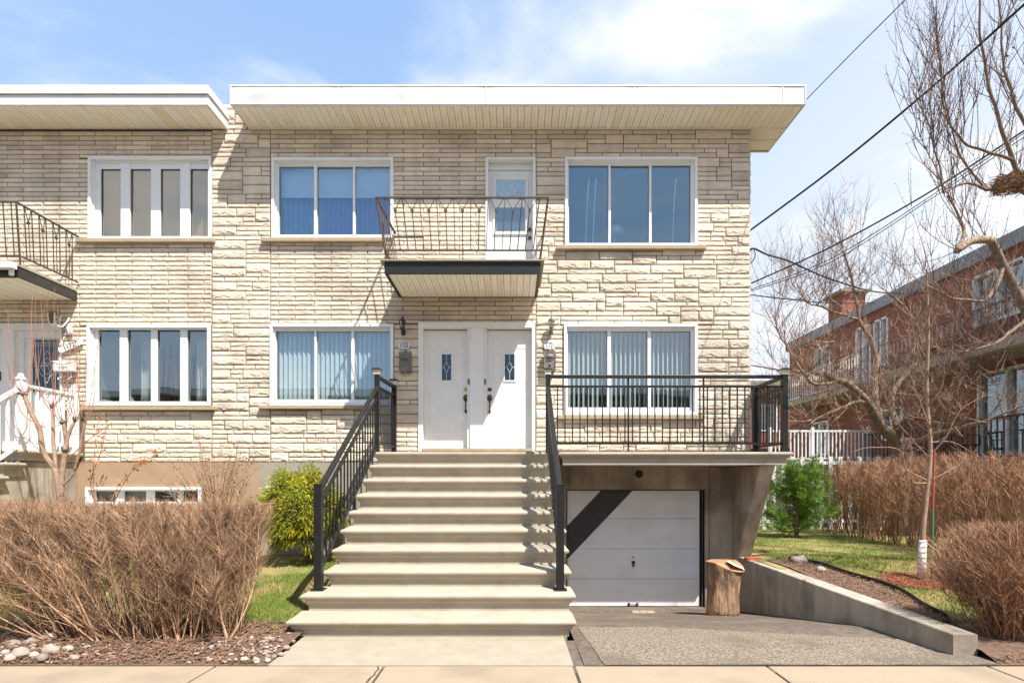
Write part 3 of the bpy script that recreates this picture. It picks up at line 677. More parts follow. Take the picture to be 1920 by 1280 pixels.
# balcony door
ux = lambda v: wx(480 + v/3.31); uz = lambda v: wz(140 + v/3.31)
fr = MB(); a, b, c, d = ux(1424), ux(1736), wz(487), ux(0) and uz(515)
fr.box(a, a+.05, WY-.02, WY+.2, c, d-.045); fr.box(b-.05, b, WY-.02, WY+.2, c, d-.045); fr.box(a, b, WY-.02, WY+.2, d-.045, d)
fr.build('balcony_door_frame', m_white, house, bevel=.003)
YB = WY+.13
bd = MB().box(a+.05, b-.05, YB, YB+.04, c+.01, uz(570)).box(a+.05, b-.05, WY+.1, YB+.1, uz(569), d-.045).build('balcony_door', m_white, house, bevel=.002)
room(house, HM[5][0], HM[5][1], HM[5][2], HM[5][3], m_room, 1.0)
g = MB(); ring(g, ux(1470), ux(1690), uz(975), uz(615), .045, YB-.022, YB-.001); g.box(ux(1486), ux(1672), YB-.026, YB-.001, uz(806), uz(756)); g.build('glass_frame', m_white, bd, bevel=.003)
for (q0, q1) in ((760, 635), (950, 806)):
    MB().box(ux(1490), ux(1670), YB-.012, YB-.008, uz(q0), uz(q1)).build('door_pane', m_glass, bd)
drape(bd, ux(1490), ux(1668), uz(758), uz(640), YB-.004, m_sheer, 'curtain', 12, .003)
MB().box(ux(1490), ux(1668), YB-.006, YB-.002, uz(948), uz(808)).build('dark_backing', m_room, bd)
pm = MB(); panel(pm, ux(1500), ux(1575), uz(1130), uz(1030), YB-.001); panel(pm, ux(1590), ux(1665), uz(1130), uz(1030), YB-.001); pm.build('door_panel', m_white, bd)
for zc in (942, 995):
    k = MB(); k.tube([(ux(1699), YB-.001, uz(zc)), (ux(1699), YB-.014, uz(zc))], .032, 12); k.blob((ux(1699), YB-.04, uz(zc)), .026, (1,1,1), .02); k.build('knob', m_bronze, bd, smooth=True)
# left house doors
gx = lambda v: wx(v/9.144); gz = lambda v: wz(560 + v/9.144)
fr = MB(); fr.box(wx(-60), wx(116), WY-.02, WY+.06, wz(618), wz(606)); fr.box(gx(1035), gx(1065), WY-.021, WY+.1, wz(850), wz(618)); fr.box(gx(60), gx(250), WY-.018, WY+.06, wz(850), wz(618)); fr.box(gx(250), gx(375), WY+.03, WY+.1, wz(850), wz(618)); fr.box(gx(375), gx(1035), WY+.04, WY+.1, gz(655), wz(618))
fr.build('door_frame', m_white, lhouse)
d = MB().box(gx(375), gx(1035), WY+.06, WY+.11, wz(846), gz(655)).box(-9.3, gx(60), WY+.06, WY+.11, wz(846), wz(618)).build('front_door', m_white, lhouse)
room(lhouse, *HL[2], m_room, 1.0)
g = MB(); ring(g, gx(500), gx(1035)-.004, wz(736), gz(660), .02, WY+.045, WY+.059); g.build('glass_frame', m_lead, d)
MB().box(gx(515), gx(1022), WY+.05, WY+.054, wz(734), gz(690)).build('door_pane', m_glass_small, d); MB().box(gx(515), gx(1022), WY+.055, WY+.059, wz(734), gz(690)).build('dark_backing', m_room, d)
lm = MB(); y = WY+.046; X0, X1, Z0, Z1 = gx(575), gx(965), wz(728), gz(750); xm = (X0+X1)/2; zm = gz(1140)
for P, Q in (((X0,Z0),(X0,Z1)),((X1,Z0),(X1,Z1)),((X0,Z1),(X1,Z1)),((X0,Z0),(X1,Z0)),((X0+.045,Z0),(X0+.045,Z1)),((X1-.045,Z0),(X1-.045,Z1)),((X0,Z1-.04),(X1,Z1-.04)),((gx(515),zm),(gx(1022),zm)),((gx(515),gz(690)),(X0,Z1)),((gx(1022),gz(690)),(X1,Z1)),((xm,Z1),(xm,gz(690)))): lm.bar((P[0],y,P[1]),(Q[0],y,Q[1]),.006,.006)
for s in (-1, 1):
    for amp_, z_a, z_b in ((.10, gz(1000), zm-.15), (.06, gz(880), zm), (.14, zm+.06, zm-.22), (.05, zm+.02, zm-.30)):
        pts = [(xm + s*amp_*math.sin(math.pi*t/8), y, z_a + (z_b-z_a)*t/8) for t in range(9)]; lm.tube(pts, .004, 4)
lm.build('lead_came', m_lead, d)
MB().box(wx(0)-.0, wx(4), WY-.04, WY-.019, wz(714), wz(697)).build('intercom', m_ink, lhouse)
# ---------------------------------------------------------------- roofs
YF, ZF0, ZF1 = 8.96, 7.647, 7.955
XR0, XR1 = -4.497, 4.68
roof = MB().box(XR0+.02, XR1-.02, YF+.04, 10.235, ZF0+.03, ZF1-.03).box(XR0+.02, XM1+.01, 10.236, 19.2, ZF0+.03, ZF1-.03).build('roof', m_roofw, house)
seams = [XR0] + [(p-CX)/F*YF for p in (634, 911, 1189, 1467)] + [XR1]
for i, (a, b) in enumerate(zip(seams[:-1], seams[1:])):
    h = ZF1 - ZF0; mb = MB(); y = YF
    pk = ZF0 + h*.60; w_ = b-a; m = (a+b)/2; full = i in (1, 2, 3)
    # folded metal: a low pyramid along the bottom and an upper facet meeting at the seams
    A0, B0, A1, B1 = (a+.003, y, ZF0+.012), (b-.003, y, ZF0+.012), (a+.003, y, ZF1-.02), (b-.003, y, ZF1-.02)
    if full or i in (0,):
        mm = m if full else a + .27*w_
        P = (mm, y-.026, pk) ; Q = (mm, y, ZF0+.012); T = (mm, y-.012, ZF1-.02)
        mb.poly([A0, Q, P]); mb.poly([Q, B0, P]); mb.poly([A0, P, A1]); mb.poly([P, B0, B1]); mb.poly([A1, P, B1])
    else: mb.poly([A0, B0, B1, A1])
    mb.box(a+.003, b-.003, y-.012, y+.05, ZF1-.02, ZF1); mb.box(a+.003, b-.003, y-.014, y+.05, ZF0-.004, ZF0+.012)
    mb.box(a, a+.012, y-.008, y+.04, ZF0+.012, ZF1-.02); mb.box(a+.003, b-.003, y+.052, y+.06, ZF0, ZF1)
    mb.build('fascia_panel', m_roofw, roof)
# returns: left end and right side
MB().box(XR0-.012, XR0, YF-.01, WY+.9, ZF0-.004, ZF1).build('fascia_panel', m_roofw, roof)
yR = 10.24
MB().box(XR1, XR1+.02, YF-.01, yR, ZF0-.004, ZF1).box(XR1-.60, XR1+.018, yR, yR+.03, ZF0-.006, ZF1).build('fascia_panel', m_roofw, roof)
def soffit_panel(w_, L, perf):
    mb = MB(); e = .012
    prof = [(0,.007),(.003,.0),(w_*.5-.008,.0),(w_*.5-.004,.005),(w_*.5+.004,.005),(w_*.5+.008,0),(w_-.003,.0),(w_,.007)]
    for (x0, z0), (x1, z1) in zip(prof[:-1], prof[1:]): mb.poly([(x0,0,z0),(x1,0,z1),(x1,L,z1),(x0,L,z0)][::-1])
    mb.poly([(0,0,.02),(w_,0,.02),(w_,L,.02),(0,L,.02)]); mb.poly([(0,0,0),(0,0,.02),(0,L,.02),(0,L,0)]); mb.poly([(w_,0,0),(w_,0,.02),(w_,L,.02),(w_,L,0)])
    return mb
def soffit(par, x0, x1, y0, y1, z, pitch, name='soffit_panel', alt=True):
    n = max(1, round((x1-x0)/pitch)); w_ = (x1-x0)/n; base = {}
    for i in range(n):
        k = i % 2 if alt else 0
        if k not in base:
            o = soffit_panel(w_-.003, y1-y0, k).build(name, m_perf if k == 0 else m_soffit, None, center=False); C.objects.unlink(o); base[k] = o
        else: o = base[k].copy()
        o.location = (x0+i*w_, y0, z); link(o, par)
soffit(roof, XR0+.0, XR1, YF+.0, WY-.005, ZF0+.004, .115)
MB().box(XR0+.0, XR1-.0, WY-.03, WY-.004, ZF0-.006, ZF0+.003).build('soffit_trim', m_soffit, roof)
sp = MB()
for i in range(4):
    y0 = WY + .0 + i*.155
    sp.box(XM1+.012, XR1, y0+.003, y0+.152, ZF0+.004+(.006 if i % 2 else 0), ZF0+.03)
sp.build('side_soffit', m_perf, roof)
# left roof: plain two tier fascia
XL1 = -4.868
lroof = MB().box(-12.2, XL1-.05, YF+.05, 19.2, ZF0+.03, 7.92).build('roof', m_roofw, lhouse)
mb = MB(); mb.box(-12.2, XL1, YF, YF+.05, ZF0-.006, 7.80); mb.box(-12.2, XL1+.02, YF-.03, YF+.05, 7.806, 7.94); mb.box(XL1-.05, XL1, YF+.05, WY+.6, ZF0-.006, 7.80); mb.box(XL1-.05, XL1+.02, YF+.05, WY+.6, 7.806, 7.94)
mb.build('fascia', m_roofw, lroof, bevel=.004)
soffit(lroof, -9.5, XL1-.05, YF+.05, WY-.005, ZF0+.004, .18)
# ---------------------------------------------------------------- garage recess, landing slab, side fin
garage_x0, garage_x1 = wx(1064), wx(1322)
gw = MB(); gy = WY
holes_g = [(garage_x0-.02, garage_x1, wz(1141), wz(917))]
gwb = backing(.60, 3.77, -.7, 1.873, holes_g, gy, gy+.2); gwb.build('garage_wall', m_conc_g, house)
MB().box(wx(1330), wx(1376)+.02, gy-.05, gy-.001, -.62, 1.86).build('wall_pilaster', m_conc_g, house)
mb = MB(); ring(mb, garage_x0-.02, garage_x1, wz(1145), wz(917), .022, gy+.03, gy+.12); mb.box(garage_x1-.05, garage_x1-.004, gy+.03, gy+.12, wz(1140), wz(918)); mb.build('garage_door_frame', m_black, house)
gd_ = bpy.data.objects.new('garage_door', None); gd_.location = (2, gy, -.5); link(gd_, house)
ys_ = [918, 972, 1029, 1086, 1137]
for a, b in zip(ys_[:-1], ys_[1:]):
    o = MB().box(garage_x0+.0, wx(1314), gy+.07, gy+.11, wz(b)+.002, wz(a)-.002).build('garage_panel', m_garage, gd_, bevel=.003)
mb = MB(); yy = gy+.067
X0 = garage_x0+.001
pts = [(wx(1128), wz(919)), (wx(1188), wz(919)), (X0, wz(1049)), (X0, wz(986))]
mb.rings([[(x, yy, z) for x, z in pts], [(x, yy+.0025, z) for x, z in pts]]); mb.build('painted_stripe', m_black, gd_)
mb = MB(); mb.box(wx(1187.5), wx(1190.5), yy-.02, yy+.002, wz(1063), wz(1053)); mb.box(wx(1186), wx(1192), yy-.008, yy+.002, wz(1057), wz(1052)); mb.build('handle', m_ink, gd_)
MB().lathe((wx(1188.5), yy, wz(1045)), [(.012,-.01),(.012,.01)], 8).build('lock', m_ink, gd_)
mb = MB(); mb.bar((wx(1180), yy-.03, wz(1134)), (wx(1197), yy-.03, wz(1134)), .02, .012); mb.box(wx(1179), wx(1182), yy-.03, yy+.002, wz(1136), wz(1131)); mb.box(wx(1195), wx(1198), yy-.03, yy+.002, wz(1136), wz(1131)); mb.build('lift_handle', m_ink, gd_)
mb = MB(); c_ = (wx(1198), gy, wz(888))
mb.tube([(c_[0], gy-.001, c_[2]), (c_[0], gy-.012, c_[2])], [.07, .066], 16)
mb.build('vent_cap', m_ink, house)
# slanting fin under the landing
ft = [(3.77, 8.50, 1.868), (4.0, 8.50, 1.868)]; fb = [(3.77, 9.42, .372), (4.0, 9.42, .372)]
mb = MB(); P = [(3.77,8.50,1.868),(4.0,8.50,1.868),(4.0,9.62,1.868),(3.77,9.62,1.868),(3.77,9.40,.30),(4.0,9.40,.30),(4.0,9.62,.30),(3.77,9.62,.30)]
mb.poly(P, [(0,1,2,3),(4,7,6,5),(0,4,5,1),(1,5,6,2),(2,6,7,3),(3,7,4,0)]); mb.build('sloping_buttress', m_conc_g, house, bevel=.01)
MB().box(3.78, 4.06, 9.35, 9.9, -.7, .32).build('buttress_base', m_conc_g, house)
def slab_profile(x0, x1, y0, y1, zt, prof, slope=0):
    # prof: (inset, z below top); wraps front and both ends, flat at the back
    L = []
    for ins, dz_ in prof: L.append([(x0+ins, y0+ins, zt-dz_), (x1-ins, y0+ins, zt-dz_), (x1-ins, y1, zt-dz_+slope), (x0+ins, y1, zt-dz_+slope)])
    return MB().rings(L[::-1])
nose = [(.03,0),(.012,.004),(.002,.016),(0,.028),(.004,.042),(.016,.054),(.03,.058)]
ZL = 2.066
sl = slab_profile(.70, 4.225, 8.40, WY-.002, ZL, nose + [(.035,.06),(.04,.072),(.05,.085),(.068,.095),(.07,.192)])
sl.build('landing_slab', m_conc, house, smooth=False)
# ---------------------------------------------------------------- front steps
T_, RS = .298, .2066
steps = thing('front_steps', 'wide cream concrete steps with rounded nosings up to the white doors', 'steps', (-.7, 7, .03))
for k in range(1, 11):
    y0 = 8.40 - (10-k)*T_; zt = k*RS
    if k == 1: x0, x1 = -2.31, .66
    elif k == 2: x0, x1 = -2.275, .69
    else: x0, x1 = -2.135 + .035*(k-3)/7, .675
    yb = y0 + T_ + .075 if k < 10 else WY-.002
    zb = (RS+.0) if k > 1 else RS-.03
    prof = nose + [(.032,.062),(.036,.08),(.05,.10),(.066,.112),(.068,.125),(.068, zb-.004)]
    if k == 10: x1 = .698
    slp = .018 if k < 10 else .004
    mb = slab_profile(x0, x1, y0, yb, zt, prof)
    # tread rises slightly to the back
    mb.v = [(v[0], v[1], v[2] + (slp if (v[1] > yb-.001 and v[2] > zt-.001) else 0)) for v in mb.v]
    # chips and waves along the nose
    o = mb.build('step', m_conc, steps)
for k in range(1, 10):   # the mass of concrete under the flight
    pass
mb = MB()
for k in range(2, 11):
    y0 = 8.40 - (10-k)*T_ + .08; mb.box(-2.055 if k > 2 else -2.18, .60, y0, WY-.003, (k-2)*RS*1 + (.0 if k > 2 else -.3), (k-1)*RS-.006)
mb.build('step_core', m_conc_g, steps)
# ---------------------------------------------------------------- retaining wall
n = 16; mb = MB(); L = []
for i in range(n+1):
    t = i/n; y = 9.5 - (9.5-5.22)*t; xi = 3.77 + .08*(9.5-y); zt = .373 - .163*t + .006*nz(y*2, 3)
    xo = xi + .235 + .02*nz(y, 5); zb = -.75
    L.append([(xi, y, zb), (xi, y, zt-.012), (xi+.012, y, zt), (xo-.012, y, zt), (xo, y, zt-.012), (xo, y, zb)])
mb.rings(L); rw = mb.build('retaining_wall', m_conc_g, None, label='low sloping concrete retaining wall between the driveway and the right lawn', category='retaining wall', bevel=.004)
# ---------------------------------------------------------------- upstairs balcony
DB = 8.45
bal = thing('balcony', 'small upstairs balcony with black steel edge and cream slatted underside over the doors', 'balcony', (-.7, WY, 4.76))
bx0, bx1 = -1.925, .43
zt, zm_, zb_ = 4.956, 4.935, 4.755
mb = MB().box(bx0-.06, bx1+.06, DB-.04, WY-.04, zm_, zt); mb.build('deck', m_conc, bal, bevel=.006)
mb = MB().box(bx0, bx1, DB, DB+.04, zb_, zm_-.002); mb.box(bx0, bx0+.04, DB+.04, WY-.03, zb_, zm_-.002); mb.box(bx1-.04, bx1, DB+.04, WY-.03, zb_, zm_-.002)
mb.build('steel_beam', m_dark, bal)
soffit(bal, bx0+.04, bx1-.04, DB+.042, WY-.04, zb_+.015, .105)
# wrought iron railing
def railing_iron(name, label, P0, P1, B0, B1, n, spikes, side_ends, legs, grp):
    """P0,P1 top rail front ends; B0,B1 bottom rail ends; n bays with a forked twisted bar in each"""
    t = thing(name, label, 'railing', tuple(B0), grp)
    P0, P1, B0, B1 = map(Vector, (P0, P1, B0, B1))
    MB().bar(P0, P1, .03, .022).build('top_rail', m_iron, t); MB().bar(B0, B1, .022, .022).build('bottom_rail', m_iron, t)
    for i in range(n+1):
        a = P0.lerp(P1, (i+.5)/(n+1)); b = B0.lerp(B1, (i+.5)/(n+1)); MB().bar(b, a, .012, .012).build('baluster', m_iron, t)
    for i in range(n):
        a = P0.lerp(P1, (i+1)/(n+1)); b = B0.lerp(B1, (i+1)/(n+1)); c = b.lerp(a, .76)
        m = MB(); k = 26; rr = .0075
        base = len(m.v)
        for j in range(k+1):
            q = b.lerp(c, j/k); an = j*.9 if j > 2 else 0
            for s in range(4): m.v.append((q.x + rr*1.25*math.cos(an+s*1.5708), q.y + rr*1.25*math.sin(an+s*1.5708), q.z))
        for j in range(k):
            for s in range(4): s2 = (s+1) % 4; m.f.append([base+j*4+s, base+j*4+s2, base+(j+1)*4+s2, base+(j+1)*4+s])
        e = (P1-P0)/(n+1)*.44
        m.bar(c, a-e, .009, .009); m.bar(c, a+e, .009, .009); nn = (P1-P0).normalized().cross(Vector((0,0,1))); m.tube([c-nn*.012, c+nn*.012], .026, 12)
        m.build('twisted_baluster', m_iron, t)
    return t
TZ, BZ = 5.855, 5.10
PF = lambda px: ((px-CX)/F*8.36, 8.36); 
x0t, x1t = (705.5-CX)/F*8.36, (1028-CX)/F*8.36; x0b, x1b = (722-CX)/F*8.45, (1014-CX)/F*8.45
br = railing_iron('balcony_railing', 'rusty wrought iron railing flaring out round the upstairs balcony', (x0t, 8.36, TZ), (x1t, 8.36, TZ), (x0b, 8.44, BZ), (x1b, 8.44, BZ), 9, 0, 0, 0, None)
MB().bar((x0t, 8.36, TZ+.01), (x0b+.02, 8.47, zt), .022, .022).build('corner_post', m_iron, br); MB().bar((x1t, 8.36, TZ+.01), (x1b-.01, 8.47, zt), .022, .022).build('corner_post', m_iron, br)
MB().bar(((x0b+x1b)/2, 8.445, BZ), ((x0b+x1b)/2, 8.45, zt), .016, .016).build('leg', m_iron, br)
for s, xt, xb in ((0, x0t, x0b), (1, x1t, x1b)):
    A, B_ = Vector((xt, 8.36, TZ)), Vector((xt*.985, WY-.02, TZ)); D0, D1 = Vector((xb, 8.44, BZ)), Vector((xb, WY-.02, BZ))
    MB().bar(A, B_, .03, .022).build('side_rail', m_iron, br); MB().bar(D0, D1, .022, .022).build('side_rail', m_iron, br)
    for i in range(1, 8): 
        a = A.lerp(B_, i/8); b = D0.lerp(D1, i/8); b2 = b + (b-a)*(.19 if i == 5 else 0); MB().bar(b2, a, .012, .012).build('baluster', m_iron, br)
# ---------------------------------------------------------------- left balcony
lb = thing('balcony', 'stone house balcony with white gutter corner at the left edge of the photo', 'balcony', (-8, WY, 4.75))
MB().box(-9.6, -7.42, 8.40, WY-.04, 4.86, 4.90).build('deck', m_conc, lb)
MB().box(-7.47, -7.43, 8.44, WY-.03, 4.70, 4.855).box(-9.6, -7.47, 8.44, 8.48, 4.70, 4.855).build('steel_beam', m_black, lb)
MB().box(-9.6, -7.415, 8.30, 8.40, 4.79, 4.885).box(-7.52, -7.46, 8.36, 8.40, 4.70, 4.79).build('gutter', m_white, lb, bevel=.01)
soffit(lb, -9.5, -7.475, 8.49, WY-.04, 4.715, .10)
lr = thing('balcony_railing', 'dark wrought iron railing of the stone house balcony at the left edge', 'railing', (-7.44, 8.4, 4.9))
TA, TB = Vector((-7.42, 8.38, 5.80)), Vector((-7.42, WY-.02, 5.80)); BA, BB = Vector((-7.42, 8.44, 5.02)), Vector((-7.42, WY-.02, 5.02))
MB().bar(TA, TB, .03, .022).build('top_rail', m_iron, lr); MB().bar(TA, TA+Vector((-2, 0, 0)), .03, .022).build('top_rail', m_iron, lr)
MB().bar(BA, BB, .022, .022).build('bottom_rail', m_iron, lr); MB().bar(BA, BA+Vector((-2, 0, 0)), .022, .022).build('bottom_rail', m_iron, lr)
MB().bar(TA, (-7.42, 8.45, 4.9), .02, .02).build('corner_post', m_iron, lr)
for i in range(1, 9): MB().bar(BA.lerp(BB, i/9), TA.lerp(TB, i/9), .012, .012).build('baluster', m_iron, lr)
for i in range(4):
    c = BA.lerp(BB, (i*2+1.5)/9).lerp(TA.lerp(TB, (i*2+1.5)/9), .72); m = MB().tube([BA.lerp(BB, (i*2+1.5)/9), c], .007, 5); m.bar(c, TA.lerp(TB, (i*2+1.05)/9), .009, .009); m.bar(c, TA.lerp(TB, (i*2+1.95)/9), .009, .009); m.tube([c-Vector((.012,0,0)), c+Vector((.012,0,0))], .026, 10); m.build('twisted_baluster', m_iron, lr)
for i in range(8): MB().bar(BA+Vector((-.12*i-.08,0,0)), TA+Vector((-.12*i-.08,0,0)), .012, .012).build('baluster', m_iron, lr)
# ---------------------------------------------------------------- left landing and steps
ls = thing('front_steps', 'concrete landing and steps of the stone house at the left edge', 'steps', (-8, 8.6, .3))
slab_profile(-10, -7.35, 8.40, WY-.002, 2.10, nose + [(.035,.06),(.05,.085),(.068,.095),(.07,.16)]).build('landing_slab', m_conc, ls)
for k in range(1, 8): slab_profile(-10, -7.35, 8.40-k*.298, 8.40-k*.298+.38, 2.10-k*.2, nose + [(.035,.06),(.05,.085),(.068,.095),(.068,.196)]).build('step', m_conc, ls)
mb = MB(); P = [(-7.45, 8.46, 1.93), (-7.45, WY-.01, 1.93), (-7.45, WY-.01, .1), (-7.45, 6.2, .1), (-7.45, 6.2, .3)]
mb.rings([[(x-.2, y, z) for x, y, z in P], P]); mb.build('side_wall', m_conc_g, ls)
def white_rail(name, label, A, B_, n, posts):
    t = thing(name, label, 'railing', tuple(A)); A, B_ = Vector(A), Vector(B_)
    d = (B_-A).normalized(); hgt = Vector((0,0,.98))
    MB().bar(A+hgt, B_+hgt, .07, .05).build('top_rail', m_white, t, bevel=.008); MB().bar(A+Vector((0,0,.12)), B_+Vector((0,0,.12)), .04, .04).build('bottom_rail', m_white, t)
    for i in range(1, n): q = A.lerp(B_, i/n); MB().box(q.x-.017, q.x+.017, q.y-.017, q.y+.017, q.z+.12, q.z+.96).build('baluster', m_white, t)
    for q in posts:
        q = Vector(q); MB().box(q.x-.05, q.x+.05, q.y-.05, q.y+.05, q.z, q.z+1.06).lathe((q.x, q.y, q.z+1.06), [(.07,0),(.07,.02),(.04,.05),(.045,.08),(.01,.10)], 10).build('post', m_white, t)
    return t
white_rail('white_railing', 'white railing along the side of the stone house landing', (-7.43, 8.5, 2.1), (-7.43, WY-.08, 2.1), 8, [(-7.43, 8.47, 2.1), (-7.43, WY-.1, 2.1)])
white_rail('white_railing', 'white handrail going down the stone house steps at the far left', (-7.43, 8.4, 2.02), (-7.43, 6.6, .82), 12, [])
# ---------------------------------------------------------------- black aluminium railings
def post(t, x, y, z0, z1, w_=.065, cap=False, name='post'):
    mb = MB().box(x-w_/2, x+w_/2, y-w_/2, y+w_/2, z0, z1); mb.box(x-w_*.85, x+w_*.85, y-w_*.85, y+w_*.85, z0, z0+.012)
    if not cap: mb.box(x-w_*.54, x+w_*.54, y-w_*.54, y+w_*.54, z1, z1+.012)
    p = mb.build(name, m_dark, t, bevel=.003)
    if cap:
        c = MB(); s = w_*.62
        sq = lambda r, z: [(x-r, y-r, z), (x+r, y-r, z), (x+r, y+r, z), (x-r, y+r, z)]
        c.rings([sq(s, z1), sq(s, z1+.02), sq(s*1.2, z1+.065)]); c.build('cap_lantern', m_lead, p)
        c = MB(); c.rings([sq(s*1.55, z1+.065), sq(s*1.6, z1+.078), sq(s*.9, z1+.10), sq(s*.2, z1+.11)]); c.build('post_cap', m_bronze, p)
    return p
def rail_panel(t, A, B_, h_top, h_mid, h_bot, n, inter=(), skip=()):
    A, B_ = Vector(A), Vector(B_); z = lambda h: Vector((0,0,h))
    MB().bar(A+z(h_top), B_+z(h_top), .058, .05).build('top_rail', m_dark, t, bevel=.008); MB().bar(A+z(h_mid), B_+z(h_mid), .036, .032).build('middle_rail', m_dark, t); MB().bar(A+z(h_bot), B_+z(h_bot), .036, .03).build('bottom_rail', m_dark, t)
    for i in range(n):
        q = A.lerp(B_, (i+.5)/n if not skip else (i+1)/(n+1))
        MB().box(q.x-.0085, q.x+.0085, q.y-.0085, q.y+.0085, q.z+h_bot, q.z+h_mid).build('baluster', m_dark, t)
    for u in inter:
        q = A.lerp(B_, u); MB().box(q.x-.011, q.x+.011, q.y-.011, q.y+.011, q.z, q.z+h_top-.02).box(q.x-.03, q.x+.03, q.y-.03, q.y+.03, q.z, q.z+.012).build('support_leg', m_dark, t)
lr_ = thing('landing_railing', 'long black railing along the landing in front of the lower right window', 'railing', (.55, 8.5, ZL))
yf = 8.52
zt1 = ZL + 1.10
xa, xb = (1027.5-CX)/F*yf, (1470.5-CX)/F*yf
# heights from the photograph
H1, H2, H3 = EYE+(900-706)*yf/F-ZL, EYE+(900-724.5)*yf/F-ZL, EYE+(900-831)*yf/F-ZL
rail_panel(lr_, (xa+.03, yf, ZL), (xb-.03, yf, ZL), H1, H2, H3, 30, inter=(.337, .661), skip=(1,))
post(lr_, xb, yf, ZL, H1+ZL+.03, .085, True); post(lr_, xa, yf, ZL, H1+ZL+.03, .07, True)
rail_panel(lr_, (xb, yf+.04, ZL), (xb, WY-.12, ZL), H1, H2, H3, 9); post(lr_, xb, WY-.10, ZL, H1+ZL+.0, .085, False)
def stair_rail(name, label, top, bot, ztop, zbot, side=None):
    """top/bot: (x, y) of the posts; the sloping rails run between them"""
    t = thing(name, label, 'railing', (bot[0], bot[1], zbot))
    A = Vector((bot[0], bot[1], zbot)); B_ = Vector((top[0], top[1], ztop))
    hb, ht = 1.165, 1.05
    z = lambda h: Vector((0,0,h))
    d = (B_-A); n = 18
    a = A + d.normalized()*.03; b = B_ - d.normalized()*.03
    a1, b1 = a+z(hb-.06), b+z(ht-.06)
    MB().bar(a1, b1, .06, .05).build('top_rail', m_dark, t, bevel=.01)
    MB().bar(a1-z(.155), b1-z(.155), .036, .03).build('middle_rail', m_dark, t)
    a3, b3 = a+z(.19), b+z(.10)
    MB().bar(a3, b3, .036, .03).build('bottom_rail', m_dark, t)
    for i in range(n):
        u = (i+.6)/(n+.2); lo = a3.lerp(b3, u); hi = (a1-z(.155)).lerp(b1-z(.155), u)
        MB().box(lo.x-.0085, lo.x+.0085, lo.y-.0085, lo.y+.0085, lo.z, hi.z).build('baluster', m_dark, t)
    u = .53; lo = a3.lerp(b3, u); k = int((lo.y - (8.40-9*T_))/T_)+1; MB().box(lo.x-.016, lo.x+.016, lo.y-.016, lo.y+.016, k*RS+.01, lo.z).box(lo.x-.04, lo.x+.04, lo.y-.04, lo.y+.04, k*RS+.006, k*RS+.02).build('support_leg', m_dark, t)
    post(t, bot[0], bot[1], zbot+.01, zbot+hb+.01, .085)
    return t
ybp = 6.235; z2 = 2*RS
lx_b, lx_t = (597.5-CX)/F*ybp, (707-CX)/F*8.5
sl_ = stair_rail('stair_railing', 'black stair railing on the left side of the concrete steps', (lx_t, 8.5), (lx_b, ybp), ZL, z2)
post(sl_, lx_t, 8.5, ZL, H1+ZL+.03, .07, True); post(sl_, (739-CX)/F*(WY-.15), WY-.15, ZL, H1+ZL+.03, .075, True)
rail_panel(sl_, (lx_t, 8.54, ZL), ((739-CX)/F*(WY-.15), WY-.19, ZL), H1, H2, H3, 8)
stair_rail('stair_railing', 'black stair railing on the garage side of the concrete steps', (xa, 8.47), (.535, ybp), ZL, z2)
# ---------------------------------------------------------------- lamps, numbers, mailboxes
def text(parent, s, x, y, z, size, mat, sx_=1, rot=0, name='lettering', off=.006):
    c = bpy.data.curves.new(name, 'FONT'); c.body = s; c.size = size; c.extrude = .0015; c.align_x = 'CENTER'; c.align_y = 'CENTER'; c.offset = size*off; c.materials.append(mat)
    o = bpy.data.objects.new(name, c); o.location = (x, y, z); o.rotation_euler = (math.pi/2, -rot, 0); o.scale = (sx_, 1, 1)
    C.objects.link(o); bpy.context.view_layer.update(); me = bpy.data.meshes.new_from_object(o.evaluated_get(bpy.context.evaluated_depsgraph_get())); C.objects.unlink(o); bpy.data.objects.remove(o)
    o = bpy.data.objects.new(name, me); o.location = (x, y, z); o.rotation_euler = (math.pi/2, -rot, 0); o.scale = (sx_, 1, 1)
    return link(o, parent)
YWf = WY - .028
def wall_lamp(px, py, label, mat):
    x, z = wx(px), wz(py); y = YWf-.10
    t = thing('wall_lamp', label, 'lamp', (x, YWf, z-.12), 'lanterns beside the front doors')
    sq = lambda r, zz_: [(x+r*math.cos(6.2832*k/6+.5236), y+r*math.sin(6.2832*k/6+.5236), zz_) for k in range(6)]
    MB().rings([sq(.012, z+.135), sq(.016, z+.115), sq(.03, z+.105), sq(.06, z+.075), sq(.062, z+.065)]).build('lamp_roof', mat, t)
    MB().rings([sq(.052, z+.064), sq(.034, z-.045)]).build('lamp_glass', m_lampglass, t)
    m = MB(); top = sq(.055, z+.065); bo = sq(.036, z-.047)
    for p, q in zip(top, bo): m.bar(p, q, .007, .007)
    m.rings([sq(.042, z-.06), sq(.04, z-.045)]); m.build('lamp_cage', mat, t)
    m = MB().tube([(x, YWf-.02, z-.10), (x, y+.03, z-.13), (x, y, z-.10), (x, y, z-.06)], [.012,.014,.014,.012], 8); m.blob((x, YWf-.012, z-.10), .05, (.8,.35,1.2), .1, 3); m.blob((x, y, z-.085), .03, (1,1,.8), .1, 4)
    m.build('wall_bracket', mat, t, smooth=True)
m_lampglass = glass('lamp_glass', (.62,.60,.52), .15)
wall_lamp(757, 613, 'dark lantern on the stone above the 11723 plate', m_black); wall_lamp(1033, 612, 'sunlit lantern on the stone above the 11721 plate', m_pewter)
